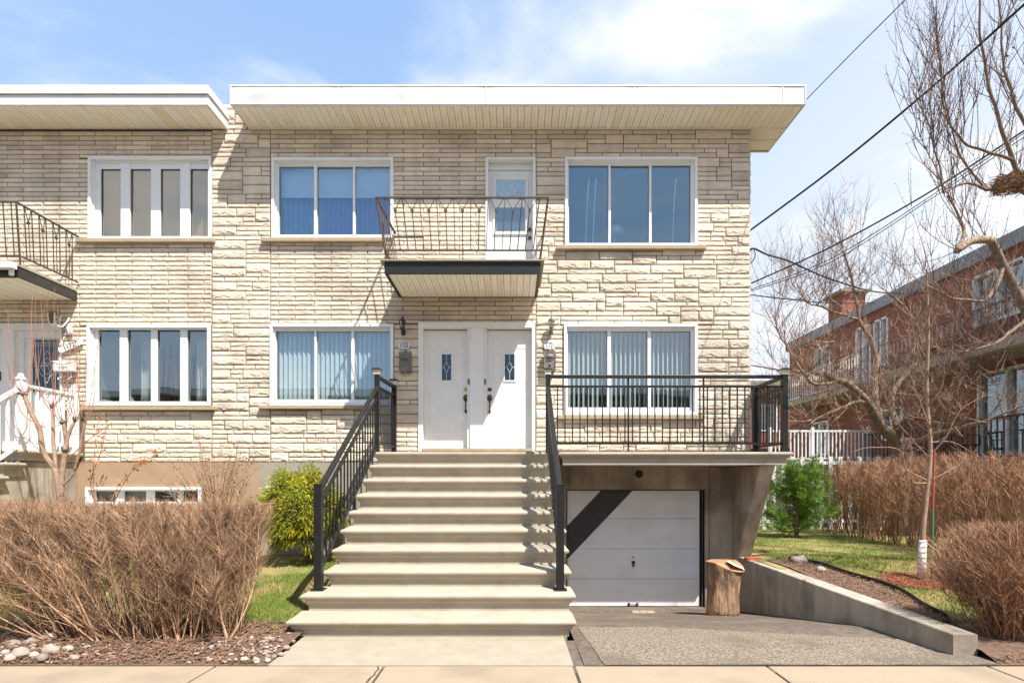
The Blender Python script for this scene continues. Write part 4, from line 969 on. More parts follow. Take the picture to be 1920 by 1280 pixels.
def plate(px, py, s, label):
    x, z = wx(px), wz(py); t = thing('number_plate', label, 'house number', (x, YWf, z-.05), 'number plates beside the front doors')
    MB().box(x-.088, x+.088, YWf-.012, YWf, z-.062, z+.062).box(x-.1, x-.088, YWf-.01, YWf-.002, z-.02, z+.02).box(x+.088, x+.1, YWf-.01, YWf-.002, z-.02, z+.02).build('plate', m_white, t)
    text(t, s, x, YWf-.014, z-.002, .125, m_ink, .47, off=.012)
plate(758, 648, '11723', 'white plate reading 11723 left of the doors'); plate(1030.5, 648, '11721', 'white plate reading 11721 right of the doors')
def mailbox(px, py, label, mat):
    x, z = wx(px), wz(py); t = thing('mailbox', label, 'mailbox', (x, YWf, z-.2), 'ornate metal mailboxes beside the doors')
    h, w_ = .155, .10
    m = MB().box(x-w_, x+w_, YWf-.09, YWf-.002, z-h-.01, z+h-.01); bo = m.build('box', mat, t, bevel=.008)
    m = MB().box(x-w_-.006, x+w_+.006, YWf-.10, YWf-.088, z+h-.10, z+h-.005); ring(m, x-w_, x+w_, z-h-.01, z+h-.01, .014, YWf-.102, YWf-.092)
    m.blob((x, YWf-.105, z+.075), .032, (1.5,.4,1), .2, 3); m.blob((x, YWf-.10, z-.06), .02, (1,.5,1.3), .2, 3)
    pts = [(x+.055*math.cos(a*math.pi/8-math.pi), YWf-.103, z+.045+.03*math.sin(a*math.pi/8-math.pi)) for a in range(9)]; m.tube(pts, .006, 5); m.build('box_front', mat, t)
    m = MB()
    for s in (-1, 1):
        for cx_, rr in ((.035, .03), (.082, .022)):
            pts = [(x+s*(cx_+rr*math.cos(a*.55)*(1-a*.05)), YWf-.05, z+h+.005+rr*math.sin(a*.55)*(1-a*.05)) for a in range(11)]; m.tube(pts, .007, 5)
    m.blob((x, YWf-.05, z+h+.03), .02, (1,.6,1.4), .1, 5); m.build('scroll_crest', mat, t)
    m = MB()
    for s in (-1, 1): pts = [(x+s*(.075+.02*math.cos(a*.6)), YWf-.05, z-h-.03+.02*math.sin(a*.6)) for a in range(9)]; m.tube(pts, .006, 5)
    m.build('hook', mat, t)
mailbox(762, 681, 'dark ornate metal mailbox under the 11723 plate', m_pewter); mailbox(1030, 679, 'ornate metal mailbox under the 11721 plate behind the railing post', m_pewter)
# left house fittings
x, z = wx(122), wz(603)
t = thing('wall_lamp', 'white carriage lantern above the slanted 11727 sign', 'lamp', (x, YWf, z-.15))
y = YWf-.18
sq = lambda r, zz_: [(x-.02-r, y-r, zz_), (x-.02+r, y-r, zz_), (x-.02+r, y+r, zz_), (x-.02-r, y+r, zz_)]
MB().rings([sq(.065, z+.07), sq(.068, z+.082), sq(.05, z+.11), sq(.02, z+.125)]).build('lamp_roof', m_pewter, t)
MB().rings([sq(.058, z+.07), sq(.042, z-.10)]).build('lamp_glass', m_lampglass, t)
m = MB()
for p, q in zip(sq(.062, z+.072), sq(.045, z-.105)): m.bar(p, q, .013, .013)
m.rings([sq(.05, z-.12), sq(.05, z-.10)]); m.build('lamp_cage', m_white, t)
m = MB().tube([(x+.10, YWf-.01, z+.06), (x+.11, YWf-.06, z-.02), (x+.08, YWf-.13, z-.13), (x-.02, y, z-.13)], .012, 6); m.blob((x+.12, YWf-.03, z-.15), .06, (.8,.5,1.4), .3, 3); m.build('wall_bracket', m_white, t)
t = thing('house_sign', 'white slanted sign reading 11727 beside the left window', 'house number', (wx(137), YWf, wz(650)))
cx_, cz_, an = wx(137), wz(649.5), .40
m = MB(); ca, sa = math.cos(an), math.sin(an)
O = [(-.20,-.05),(-.225,0),(-.20,.055),(-.19,.04),(-.1,.052),(.1,.052),(.19,.04),(.20,.075),(.225,.02),(.20,-.05),(.1,-.047),(-.1,-.047),(-.17,-.05)]
pt = [(cx_+a*ca-b*sa, cz_+a*sa+b*ca) for a, b in O]
m.rings([[(a, YWf-.03, b) for a, b in pt], [(a, YWf-.01, b) for a, b in pt]]); m.build('plate', m_white, t); text(t, '11727', cx_, YWf-.033, cz_, .115, m_ink, .9, an)
t = thing('mailbox', 'white metal mailbox marked 11727 below the slanted sign', 'mailbox', (wx(129), YWf, wz(700)))
MB().box(wx(110), wx(148), YWf-.10, YWf-.002, wz(698), wz(681)).build('box', m_white, t, bevel=.006)
m = MB(); n_ = 10; L = [(wx(109)+(wx(149)-wx(109))*i/n_, wz(680)-.05*math.sin(math.pi*i/n_)) for i in range(n_+1)] + [(wx(149), wz(679)), (wx(109), wz(679))]
m.rings([[(a, YWf-.108, b) for a, b in L], [(a, YWf-.101, b) for a, b in L]]); m.build('lid', m_white, t); text(t, '11727', wx(127), YWf-.103, wz(692), .06, m_ink, 1.0)
m = MB()
for px in (120, 138): m.tube([(wx(px), YWf-.03, wz(699)), (wx(px+2), YWf-.05, wz(708)), (wx(px-3), YWf-.06, wz(713)), (wx(px-6), YWf-.03, wz(708))], .008, 6)
m.build('newspaper_hook', m_white, t)
# ---------------------------------------------------------------- log, brick, edging, rocks
lp = U(1356, 1150, 8.35); lz = dz(8.35)
log = thing('log_stump', 'upright sawn log leaning against the retaining wall by the garage door', 'log', (lp.x, 8.35, lz))
L = []; nk = 18
for j in range(9):
    v = j/8; ring_ = []
    r = .235 + .012*math.cos(v*6) + .03*v*v
    for k in range(nk):
        a = 6.2832*k/nk; rr = r*(1 + .10*noise.noise(Vector((math.cos(a)*1.5, math.sin(a)*1.5, v*1.2))) + .03*noise.noise(Vector((a*4, v*3, 7))))
        zt_ = .80*v
        if v > .85: zt_ -= .13*max(0, math.cos(a+.9))*(v-.8)/.2
        rr += .018*noise.noise(Vector((a*3, v*9, 3)))
        ring_.append((lp.x + rr*math.cos(a) + .03*v, 8.35 + rr*.85*math.sin(a), lz + zt_))
    L.append(ring_)
MB().rings(L, True, False).build('trunk', m_barkl, log, smooth=True)
m = MB(); c0 = (lp.x+.03, 8.35, lz+.785); top = L[-1]
cut = [Vector(p) for p in top]
for k in range(nk): m.poly([cut[k], cut[(k+1) % nk], c0])
m.build('sawn_top', m_cutw, log)
m = MB(); pts = [(lp.x+.06, 8.12, lz+.775), (lp.x+.25, 8.18, lz+.70), (lp.x+.28, 8.33, lz+.70), (lp.x+.12, 8.42, lz+.79), (lp.x+.02, 8.3, lz+.81)]
m.rings([pts, [(a, b, c+.006) for a, b, c in pts]]); m.build('pale_cut', m_wrap, log)
MB().box(U(1400,0,9.0).x, U(1400,0,9.0).x+.24, 9.0, 9.10, .345, .40).build('loose_brick', m_brickred, None, label='single red brick lying on the lawn edge beside the sloping buttress', category='brick', bevel=.004)
m = MB(); pa = []
for v in range(0, 41):
    t_ = v/40; y = 8.95 - 3.15*t_; X = wallx(y) + .10 + .28 + .32*math.sin((y-5.9)/3.1*3.0+.25) + .05*math.sin(t_*14)
    if t_ > .86: q = (t_-.86)/.14; X -= .50*q*q
    pa.append((X, y))
L = []
for X, y in pa: z = gr(X, y); L.append([(X-.006, y, z-.05), (X-.006, y, z+.07), (X+.006, y, z+.075), (X+.006, y, z-.05)])
m.rings(L); m.build('lawn_edging', m_bed, None, smooth=False, label='wavy black plastic edging between the bark bed and the right lawn', category='edging')
for i, (px, py, r) in enumerate([(1497,1064,14),(1538,1076,8),(1512,1090,5)]):
    y = F*(EYE-.28)/(py-HY); x = (px-CX)/F*y; mb = MB().blob((x, y, gr(x, y)+.03), r/F*y, (1.2,.9,.8), .25, i+70, 10, 7); mb.t = [.2]*len(mb.v)
    mb.build('rock', m_rock, None, smooth=True, label=['grey boulder beside the black plastic edging', 'flat pale stone just right of the grey boulder in the bark bed', 'small stone sunk in the bark bed below the grey boulder'][i], category='rock')
mb = MB(); cx_, cy_ = wx(1205)*.93, 8.95
for i in range(3):
    for j in range(2): mb.box(cx_-.16+i*.12, cx_-.05+i*.12, cy_-.07+j*.08, cy_+j*.08, dz(cy_-.07)-.03, dz(cy_)+.012+ru(0,.006))
mb.build('drain_patch', m_sill, None, label='small broken drain surround in the asphalt before the garage door', category='drain')
# ---------------------------------------------------------------- wires
def wire(pts, r, label, name='overhead_cable', grp='overhead service cables'):
    P = [U(*p) for p in pts]; Q = []
    for i in range(len(P)-1):
        for k in range(8):
            t_ = k/8; p0, p1, p2, p3 = P[max(i-1,0)], P[i], P[i+1], P[min(i+2,len(P)-1)]
            Q.append(.5*((2*p1)+(p2-p0)*t_+(2*p0-5*p1+4*p2-p3)*t_*t_+(3*p1-p0-3*p2+p3)*t_**3))
    Q.append(P[-1])
    MB().tube(Q, r, 6).build(name, m_wire, None, label=label, category='cable', group=grp)
wire([(1509,190,9.0),(1600,97,8.0),(1700,-3,7.0),(1800,-110,6.2)], .007, 'thin cable rising from the right corner of the white roof')
wire([(1405,433,9.9),(1560,318,8.8),(1740,170,7.8),(1930,0,6.8)], .017, 'thick cable running from the stone corner to the top right corner')
wire([(1404,533,10.2),(1560,462,9.4),(1740,362,8.6),(1940,232,7.6)], .014, 'second thickest cable leaving the stone corner above the thin pair')
wire([(1404,544,10.2),(1560,484,9.4),(1760,358,8.4),(1940,236,7.4)], .007, 'upper of the thin pair of cables under the second thick one')
wire([(1404,547,10.2),(1560,490,9.4),(1765,360,8.4),(1940,244,7.4)], .007, 'lower of the thin pair of cables under the second thick one')
wire([(1404,552,10.4),(1470,560,11),(1545,567,12.5),(1640,568,15)], .010, 'nearly level thin cable below the twisted one')
wire([(1404,684,10.4),(1440,690,11),(1480,696,12)], .010, 'short cable low beside the landing railing corner')
wire([(1404,474,9.9),(1413,466,9.9),(1440,478,10.2),(1480,490,10.8),(1560,524,12),(1660,549,14.5),(1800,548,17.5)], .017, 'drooping twisted cable with a loop at the stone corner')
wire([(1413,466,9.88),(1416,478,9.88),(1411,490,9.9),(1404,497,9.9)], .009, 'short slack loop of cable hanging at the stone corner')
# ---------------------------------------------------------------- red brick building on the right
XB = 11.9
rb = thing('brick_apartment_house', 'red brick two storey house behind the bare trees on the right', 'house', (14, 18, .3))
hb = [(12.95,14.45,5.55,6.85),(17.7,18.4,5.3,6.85),(18.55,19.35,4.75,6.85),(20.9,22.0,5.55,6.75),(12.6,14.3,2.1,4.35),(17.0,18.0,2.9,3.9),(21.0,22.2,2.6,3.9)]
mb = MB(); ys_ = sorted({10.0, 24.0, *[h[0] for h in hb], *[h[1] for h in hb]}); zs_ = sorted({-.2, 7.15, *[h[2] for h in hb], *[h[3] for h in hb]})
for a, b in zip(ys_[:-1], ys_[1:]):
    for c, d in zip(zs_[:-1], zs_[1:]):
        if not any(h[0] <= (a+b)/2 <= h[1] and h[2] <= (c+d)/2 <= h[3] for h in hb): mb.box(XB, XB+.25, a, b, c, d)
mb.box(XB+.25, 19, 23.75, 24, -.2, 7.15).box(XB+.25, 19, 10, 10.25, -.2, 7.15).box(18.8, 19, 10.25, 23.75, -.2, 7.15)
mb.build('wall', m_redbrick, rb)
m_flash = M('grey_flashing', (.25,.25,.26), (.2,.2,.21), scale=3, rough=.6)
MB().box(XB-.12, 19.1, 9.9, 24.1, 7.15, 7.20).box(XB-.12, XB, 9.9, 24.1, 7.20, 7.50).box(XB-.12, 19.1, 24.0, 24.12, 7.20, 7.5).build('roof', m_flash, rb)
for i, h in enumerate(hb):
    m = MB(); y0, y1, z0, z1 = h; t = .06
    for q in ((y0, y0+t, z0, z1), (y1-t, y1, z0, z1), (y0, y1, z0, z0+t), (y0, y1, z1-t, z1), ((y0+y1)/2-.03, (y0+y1)/2+.03, z0, z1)): m.box(XB-.03-.001*i, XB+.14, *q)
    fr = m.build('window', m_white, rb)
    MB().box(XB+.08, XB+.085, y0+t, y1-t, z0+t, z1-t).build('pane', m_glass, fr)
    MB().box(XB+.6, XB+.65, y0-.3, y1+.3, z0-.2, z1+.2).build('room', m_room, fr)
MB().box(10.75, XB-.002, 11.0, 16.6, 4.50, 4.66).box(10.70, 10.75, 11.0, 16.6, 4.52, 4.74).build('balcony_slab', m_conc, rb)
MB().box(10.75, XB-.002, 17.4, 22.6, 4.50, 4.66).build('balcony_slab', m_conc, rb)
MB().box(10.3, XB-.002, 11.0, 16.9, -.2, 2.05).build('porch_slab', m_conc_g, rb)
def far_rail(par, x, y0, y1, z0, h, mat, step, name='balcony_railing'):
    m = MB(); y = y0
    m.box(x-.02, x+.02, y0, y1, z0+h-.04, z0+h); m.box(x-.015, x+.015, y0, y1, z0+.08, z0+.11)
    r = m.build(name, mat, par)
    while y < y1: MB().box(x-.012, x+.012, y-.012, y+.012, z0, z0+h-.04).build('baluster', mat, r); y += step
far_rail(rb, 10.8, 11.2, 16.5, 4.66, .95, m_pewter, .16); far_rail(rb, 10.8, 17.5, 22.5, 4.66, .95, m_white, .15); far_rail(rb, 10.4, 11.2, 16.8, 2.05, .95, m_black, .16)
ch = MB().box(XB+.02, XB+.85, 20.2, 21.1, 7.1, 8.42).build('chimney', m_redbrick, rb)
MB().box(XB-.12, XB+1.0, 20.05, 21.25, 8.42, 8.51).build('chimney_cap', m_conc_g, ch); MB().lathe((XB+.45, 20.65, 8.51), [(.2,0),(.2,.14),(.24,.15),(.05,.28)], 12).build('chimney_pot', m_flash, ch)
for nm, x0, y0 in (('patio_chair', 10.9, 13.6), ('patio_chair', 11.0, 15.2)):
    t = thing(nm, 'dark metal patio chair on the brick house porch' + (' nearer the glass door' if y0 < 14 else ' farther from the glass door'), 'chair', (x0, y0, 2.05))
    MB().box(x0-.25, x0+.25, y0-.25, y0+.25, 2.46, 2.50).build('seat', m_ink, t)
    m = MB()
    for k in range(7): q = (k-3)*.08; m.tube([(x0+q, y0+.24, 2.5), (x0+q*1.3, y0+.34, 2.95-.015*q*q*20)], .01, 5)
    m.tube([(x0-.32, y0+.34, 2.9), (x0, y0+.36, 3.02), (x0+.32, y0+.34, 2.9)], .014, 6); m.build('backrest', m_ink, t)
    for sx_ in (-1, 1):
        for sy_ in (-1, 1): MB().tube([(x0+sx_*.23, y0+sy_*.23, 2.46), (x0+sx_*.27, y0+sy_*.28, 2.05)], .014, 6).build('leg', m_ink, t)
        MB().tube([(x0+sx_*.28, y0+.3, 2.75), (x0+sx_*.3, y0-.2, 2.72), (x0+sx_*.27, y0-.24, 2.48)], .014, 6).build('arm', m_ink, t)
# a farther brick house seen past the landing
fb_ = thing('far_brick_house', 'distant red brick house glimpsed through the landing railing', 'house', (15, 29, .3))
MB().box(11.3, 24, 27, 40, -.2, 6.1).build('wall', m_redbrick, fb_); MB().box(10.9, 24.4, 26.5, 40.4, 6.1, 6.35).build('roof', m_wood, fb_)
for x0 in (11.9, 14.5): w_ = MB().box(x0, x0+.9, 26.96, 26.995, 4.0, 5.3).build('window', m_white, fb_); MB().box(x0+.08, x0+.82, 26.95, 26.958, 4.08, 5.22).build('pane', m_room, w_)
MB().box(11.0, 13.5, 25.9, 26.99, 3.0, 3.12).build('balcony_slab', m_wood, fb_)
# white fence, raised deck railing
t = thing('white_fence', 'white slatted fence behind the green pine', 'fence', (7.3, 14.4, .36))
MB().box(5.6, 9.6, 14.42, 14.46, 2.05, 2.13).box(5.6, 9.6, 14.42, 14.46, .55, .63).build('rail', m_white, t)
for i in range(17): x = 5.7+i*.245; MB().box(x, x+.10, 14.39, 14.418, .38, 2.25).build('board', m_white, t)
t = thing('white_railing', 'white baluster railing round the raised deck beyond the hedge', 'railing', (9, 16.5, 2.2))
MB().box(7.6, 10.6, 16.48, 16.52, 3.06, 3.12).build('top_rail', m_white, t); MB().box(7.6, 10.6, 16.485, 16.515, 2.25, 2.29).build('bottom_rail', m_white, t)
for i in range(27): x = 7.65+i*.112; MB().box(x-.014, x+.014, 16.486, 16.514, 2.29, 3.06).build('baluster', m_white, t)
for x in (7.6, 8.85, 10.5): MB().box(x-.04, x+.04, 16.46, 16.54, 2.1, 3.2).build('post', m_white, t)
MB().box(7.4, 10.28, 16.4, 20, .2, 2.1).build('raised_deck', m_wood, None, label='grey wooden raised deck behind the hedge by the brick house', category='deck', kind='thing')
t = thing('rubbish_bin', 'dark green bin standing behind the hedge near the deck', 'bin', (8.9, 15.4, .36)); MB().rings([[(8.6,15.1,.36),(9.2,15.1,.36),(9.2,15.6,.36),(8.6,15.6,.36)],[(8.52,15.0,2.15),(9.28,15.0,2.15),(9.28,15.7,2.15),(8.52,15.7,2.15)]]).build('body', m_green, t); MB().box(8.5,9.3,14.98,15.72,2.15,2.22).build('lid', m_green, t)
MB().box(7.9, 16, 9.4, 10.1, .30, .385).build('neighbour_path', m_walk, kind='structure')
# houses across the street, seen only mirrored in the window panes
m_refl = M('beige_brick', (.22,.17,.13), (.18,.14,.11), scale=2, rough=.9)
t = thing('row_house', 'flat roofed houses across the street mirrored in the window glass', 'house', (0, -16, 0))
MB().box(-34, 34, -24, -16, -.1, 6.9).build('wall', m_refl, t); MB().box(-34.5, 34.5, -24.5, -15.3, 6.9, 7.3).build('roof', m_white, t)
for i in range(14):
    x = -31 + i*4.6
    for z in (1.9, 4.9): w_ = MB().box(x, x+2.1, -16.0, -15.96, z, z+1.35).build('window', m_white, t); MB().box(x+.1, x+2.0, -15.958, -15.95, z+.1, z+1.25).build('pane', m_room, w_)
# ---------------------------------------------------------------- plants
def cat(P, k=6):
    P = [Vector(p) for p in P]; Q = []
    for i in range(len(P)-1):
        p0, p1, p2, p3 = P[max(i-1,0)], P[i], P[i+1], P[min(i+2,len(P)-1)]
        for j in range(k):
            t_ = j/k; Q.append(.5*((2*p1)+(p2-p0)*t_+(2*p0-5*p1+4*p2-p3)*t_*t_+(3*p1-p0-3*p2+p3)*t_**3))
    Q.append(P[-1]); return Q
def limb(mb, P, r0, r1, n=6, k=5, wob=0):
    Q = cat(P, k)
    if wob: Q = [q + Vector((noise.noise(q*3+Vector((1,0,0))), noise.noise(q*3+Vector((0,5,0))), noise.noise(q*3+Vector((0,0,9)))))*wob for q in Q]
    m = len(Q); b = len(mb.v); mb.tube(Q, [r0+(r1-r0)*i/(m-1) for i in range(m)], n); mb.t += [R()]*(len(mb.v)-b); return Q
def rdir():
    while True:
        v = Vector((ru(-1,1), ru(-1,1), ru(-1,1)))
        if .1 < v.length < 1: return v.normalized()
def sprout(mb, Q, n, L, r, up=.5, lvl=1, sub=4, spread=.9, lo=.15, curve=.5, n_seg=4, accept=None, buds=0):
    for _ in range(n):
        i = int(ru(lo, .999)*(len(Q)-1)); p = Q[i].lerp(Q[i+1], R()); tg = (Q[i+1]-Q[i]).normalized()
        d = (tg*.5 + rdir()*spread + Vector((0,0,up*.6))).normalized(); l = L*ru(.4, 1.15)
        pts = [p]; dd = d
        for s in range(n_seg):
            dd = (dd + Vector((0,0,up*curve/n_seg*1.6)) + rdir()*.10).normalized(); pts.append(pts[-1] + dd*l/n_seg)
        if accept and not accept(pts[-1]): continue
        b = len(mb.v); mb.tube(pts, [r*(1-.7*s/n_seg) for s in range(n_seg+1)], 3, False); mb.t += [R()]*(len(mb.v)-b)
        if buds:
            for _b in range(buds):
                q = pts[random.randint(1, n_seg)].lerp(pts[random.randint(1, n_seg)], R()); v = rdir()*.022; b = len(mb.v); mb.poly([q, q+v+Vector((0,0,.008)), q+v*.8-Vector((0,0,.004))]); mb.t += [R()]*3
        if lvl > 1: sprout(mb, pts, sub, L*.5, r*.62, up, lvl-1, sub, spread, .25, curve, 3, accept, buds)
def inview(p): return True
def hedge(name, label, mat, base, nst, ntw, top, base_fn, top_fn, gf, rs=.006, rt=.0022, ztop=None, twl=(.15,.42)):
    t = thing(name, label, 'hedge' if name == 'hedge' else 'bush', base)
    ms, mt = MB(), MB(); stems = []; thick = 0
    for _ in range(nst):
        b = base_fn(); e = top_fn(b); B0 = Vector((b[0], b[1], gf(*b[:2])-.02)); E = Vector(e)
        mid = B0.lerp(E, .45) + Vector((E.x-B0.x, E.y-B0.y, 0))*ru(-.2,.12) + rdir()*.10
        Q = cat([B0, mid, E], 4); m = len(Q); k = len(ms.v); r = rs*(ru(.5, 1.4) if R() > .06 else ru(2, 3))
        ms.tube(Q, [r*(1-.75*i/(m-1)) for i in range(m)], 4, False); ms.t += [R()]*(len(ms.v)-k); stems.append(Q)
    for _ in range(ntw):
        Q = random.choice(stems); u = R()**.5; i = min(int((.25+.75*u)*(len(Q)-1)), len(Q)-2); p = Q[i].lerp(Q[i+1], R()); tg = (Q[-1]-Q[0]).normalized()
        d = (tg*.6 + rdir()*.95 + Vector((0,0,.6))).normalized(); l = ru(*twl)
        if ztop is not None:
            zt_ = ztop(p) + ru(-.09, .035)
            if p.z + d.z*l > zt_: l = max(.03, (zt_-p.z)/max(d.z, .1))
            if l > .5: continue
        q1 = p + d*l*.5 + rdir()*l*.06; q2 = p + d*l + Vector((0,0,l*.12)); k = len(mt.v); r = rt*ru(.7, 1.5)
        mt.tube([p, q1, q2], [r, r*.8, r*.4], 3, False)
        if R() < .5: mt.tube([q1, q1 + (d + rdir()*.9).normalized()*min(l*.5, .1)], [r*.7, r*.35], 3, False)
        mt.t += [R()]*(len(mt.v)-k)
    ms.build('stem', mat, t, center=False, smooth=False); mt.build('twig', mat, t, center=False); return t
# left hedge
def hb_(): 
    x = ru(-4.7, -2.75); return (x, 5.62 + ru(-.16, .22) - .04*(x+3.6))
def ht_(b):
    # the left end leans outwards, the right end is straighter
    u = (b[0]+4.7)/1.95; side = R()
    ex = -5.55 + u*2.94 + ru(-.25, .2); ez = 1.40 + ru(-.12, .02); ey = b[1] + ru(-.25, .55)
    if side < .30: ez = ru(.55, 1.4); ex = (-5.55 if u < .5 else -2.70) + ru(0,.35)*(1 if u < .5 else -1); ey = b[1]+ru(-.5,.3)
    ex = min(ex, -2.56+ru(-.08,.02))
    if u < .5 and side < .3 and b[0] > -4.1: ex = b[0]-ru(.4, 1.1)
    if u >= .5 and side < .3 and b[0] < -3.2: ex = b[0]+ru(-.2,.5)
    return (ex, ey, ez)
hedge('hedge', 'large leafless brown hedge with a flat clipped top at the left', m_twig, (-3.7, 5.7, .1), 300, 27000, None, hb_, ht_, gl, .0062, .0017, lambda p: 1.41 + .05*nz(p.x*4, p.y*2), (.08,.30))
# right: long hedge along the lot line
def rb_b(): y = ru(8.0, 13.6); return (7.75 + ru(-.22,.28), y)
def rb_t(b): return (b[0] + ru(-.55,.45), b[1] + ru(-.3,.3), 2.0 + ru(-.45,.12)*(1 if b[1] < 12 else .8))
hedge('hedge', 'long leafless russet hedge behind the young tree on the right', m_twig_r, (7.7, 11, .36), 300, 13000, None, rb_b, rb_t, gr, .007, .0026, lambda p: 2.08 + .16*nz(p.x*.5, p.y*1.3), (.1,.34))
def fb_b(): a = R()*6.28; r = .24*math.sqrt(R()); return (5.0+r*math.cos(a), 5.62+r*.8*math.sin(a))
def fb_t(b):
    a = R()*6.28; s = R(); el = ru(.15, 1.5); return (5.02 + .60*math.cos(a)*math.cos(el)*1.05, 5.65 + .58*math.sin(a)*math.cos(el), .55 + .60*math.sin(el))
hedge('bush', 'rounded leafless russet bush at the sidewalk end of the retaining wall', m_twig_r, (5.0, 5.6, .05), 300, 9500, None, fb_b, fb_t, gr, .005, .0019, lambda p: 1.19, (.1,.3))
# shrub with dry seed heads by the left window
t = thing('shrub', 'upright leafless shrub with small dry leaves under the left window', 'bush', (-4.55, 8.8, .36)); mb = MB(); lf = MB()
for i in range(80):
    a = R()*6.28; b = Vector((-4.62+.1*math.cos(a), 8.8+.08*math.sin(a), .34)); ex = ru(-.72,.60); e = Vector((-4.62+ex, 8.8+ru(-.4,.35), ru(1.45, 2.50) - abs(ex)*.55))
    Q = limb(mb, [b, b.lerp(e, .5)+Vector((-ex*.15, 0, .05)), e], .0065, .0024, 4, 4); sprout(mb, Q, 7, .26, .003, .6, 1, lo=.35)
    for k in range(7):
        q = random.choice(Q[5:]) + rdir()*.05; v = rdir()*.016; u_ = rdir()*.012; s = len(lf.v); lf.poly([q-v, q+u_, q+v, q-u_]); lf.t += [R()]*4
mb.build('stem', m_twig, t, center=False); lf.build('dry_leaves', m_dead, t, center=False, kind='stuff')
t = thing('climber', 'arching bare climber with orange leaves above the basement window', 'climber', (-6.0, 8.9, .36)); mb = MB(); lf = MB()
for P in ([(178,960,8.9),(175,880,8.9),(185,790,9.0),(205,785,9.1)], [(200,960,8.7),(225,905,8.7),(265,870,8.7),(290,850,8.7)], [(205,960,8.8),(235,900,8.8),(262,868,8.9),(270,862,8.9)], [(185,960,8.8),(170,905,8.8),(188,850,8.9),(200,800,9.0)]):
    Q = limb(mb, [U(*p) for p in P], .007, .003, 4, 5)
    for k in range(34):
        q = random.choice(Q[3:]) + rdir()*.05; v = rdir()*.03; u_ = rdir()*.018; s = len(lf.v); lf.poly([q-v, q+u_, q+v, q-u_]); lf.t += [R()]*4
mb.build('stem', m_twig_r, t, center=False); lf.build('orange_leaves', m_orange, t, center=False, kind='stuff')
# pollarded young tree at the left
t = thing('pollarded_tree', 'small pollarded tree with long red shoots in front of the stone house', 'tree', (-6.55, 8.1, .3)); tr, sh = MB(), MB()
D8 = 8.0
limb(tr, [U(116,1010,D8), U(115,950,D8), U(113,925,D8)], .055, .05, 8, 4)
LM = [([(113,930),(104,885),(83,850),(72,800),(50,755),(42,738)], .042, 7), ([(112,928),(103,870),(100,800),(98,762)], .03, 6), ([(114,930),(118,870),(124,825),(119,790)], .042, 5), ([(121,845),(128,815),(141,785)], .03, 6), ([(112,915),(135,890),(148,850),(152,820),(158,790)], .018, 4), ([(104,875),(80,850),(60,830),(40,818)], .008, 2)]
for P, r, ns in LM:
    Q = limb(tr, [U(a, b, D8 + .02*i) for i, (a, b) in enumerate(P)], r, r*.62, 7, 5, .015); e = Q[-1]
    if r > .02: k = len(tr.v); tr.blob(e, r*1.1, (1.2,1.1,.9), .5, ns, 8, 5); tr.t += [.2]*(len(tr.v)-k)
    for i in range(ns):
        a = 6.28*i/ns; dx, dy = math.cos(a)*ru(.12,.34), math.sin(a)*ru(.1,.3)
        limb(sh, [e, e+Vector((dx*.6, dy*.6, .25)), e+Vector((dx, dy, ru(.9, 1.75)))], .0062, .0022, 4, 4, .02)
    sprout(tr, Q, 9, .26, .004, .2, 1, n_seg=3)
for P in ([(150,870),(175,855),(200,800)], [(148,860),(165,780),(182,660),(192,600)], [(130,860),(160,830),(210,790)], [(86,800),(40,770),(8,690)], [(105,780),(75,735),(68,640)]): limb(sh, [U(a, b, 7.9) for a, b in P], .009, .003, 4, 5, .02)
tr.build('trunk', m_bark_p, t, center=False, smooth=True); sh.build('shoots', m_red_twig, t, center=False)
# golden thread cypress
t = thing('cypress_shrub', 'golden green cypress shrub left of the concrete steps', 'bush', (-3.2, 8.7, .36)); mb = MB(); cc = Vector((-3.27, 8.72, 1.12)); 
br_ = MB()
for i in range(40): e = cc + Vector((ru(-.45,.4), ru(-.4,.3), ru(-.4,.5))); limb(br_, [Vector((-3.2,8.75,.33)), Vector((-3.22,8.74,.7)), e], .014, .004, 4, 3)
def frond(mb, p, d, L, n=9):
    pts = [p]; dd = d
    for s in range(3): dd = (dd + Vector((0,0,-.28))).normalized(); pts.append(pts[-1]+dd*L/3)
    tn = R()
    for k in range(n):
        u = (k+.5)/n; i = min(int(u*3), 2); q = pts[i].lerp(pts[i+1], u*3-i); s = rdir(); e = q + (dd*.9 + s*.75 + Vector((0,0,-.25))).normalized()*L*ru(.22,.42); w_ = s.cross(dd).normalized()*.006
        mb.poly([q-w_, q+w_, e]); mb.t += [tn, tn, min(1, tn+.25)]
for i in range(9000):
    a = R()*6.28; el = math.asin(ru(-.75, 1)); dr = Vector((math.cos(a)*math.cos(el), math.sin(a)*math.cos(el), math.sin(el)))
    f = 1 + .38*noise.noise(dr*2.6+Vector((4,1,0))) 
    gap = noise.noise(dr*4.5); rr = f*ru(.55, 1.0)**.7
    if gap < -.30 and rr > .85: continue
    p = cc + Vector((dr.x*.56*rr*(1.05 if dr.z > -.2 else .85), dr.y*.47*rr, dr.z*.66*rr)); 
    if p.z < .42: continue
    frond(mb, p, (dr + Vector((0,0,.35)) + rdir()*.5).normalized(), ru(.07,.15))
br_.build('branches', m_bark, t, center=False); mb.build('foliage', m_gold, t, center=False, kind='stuff')
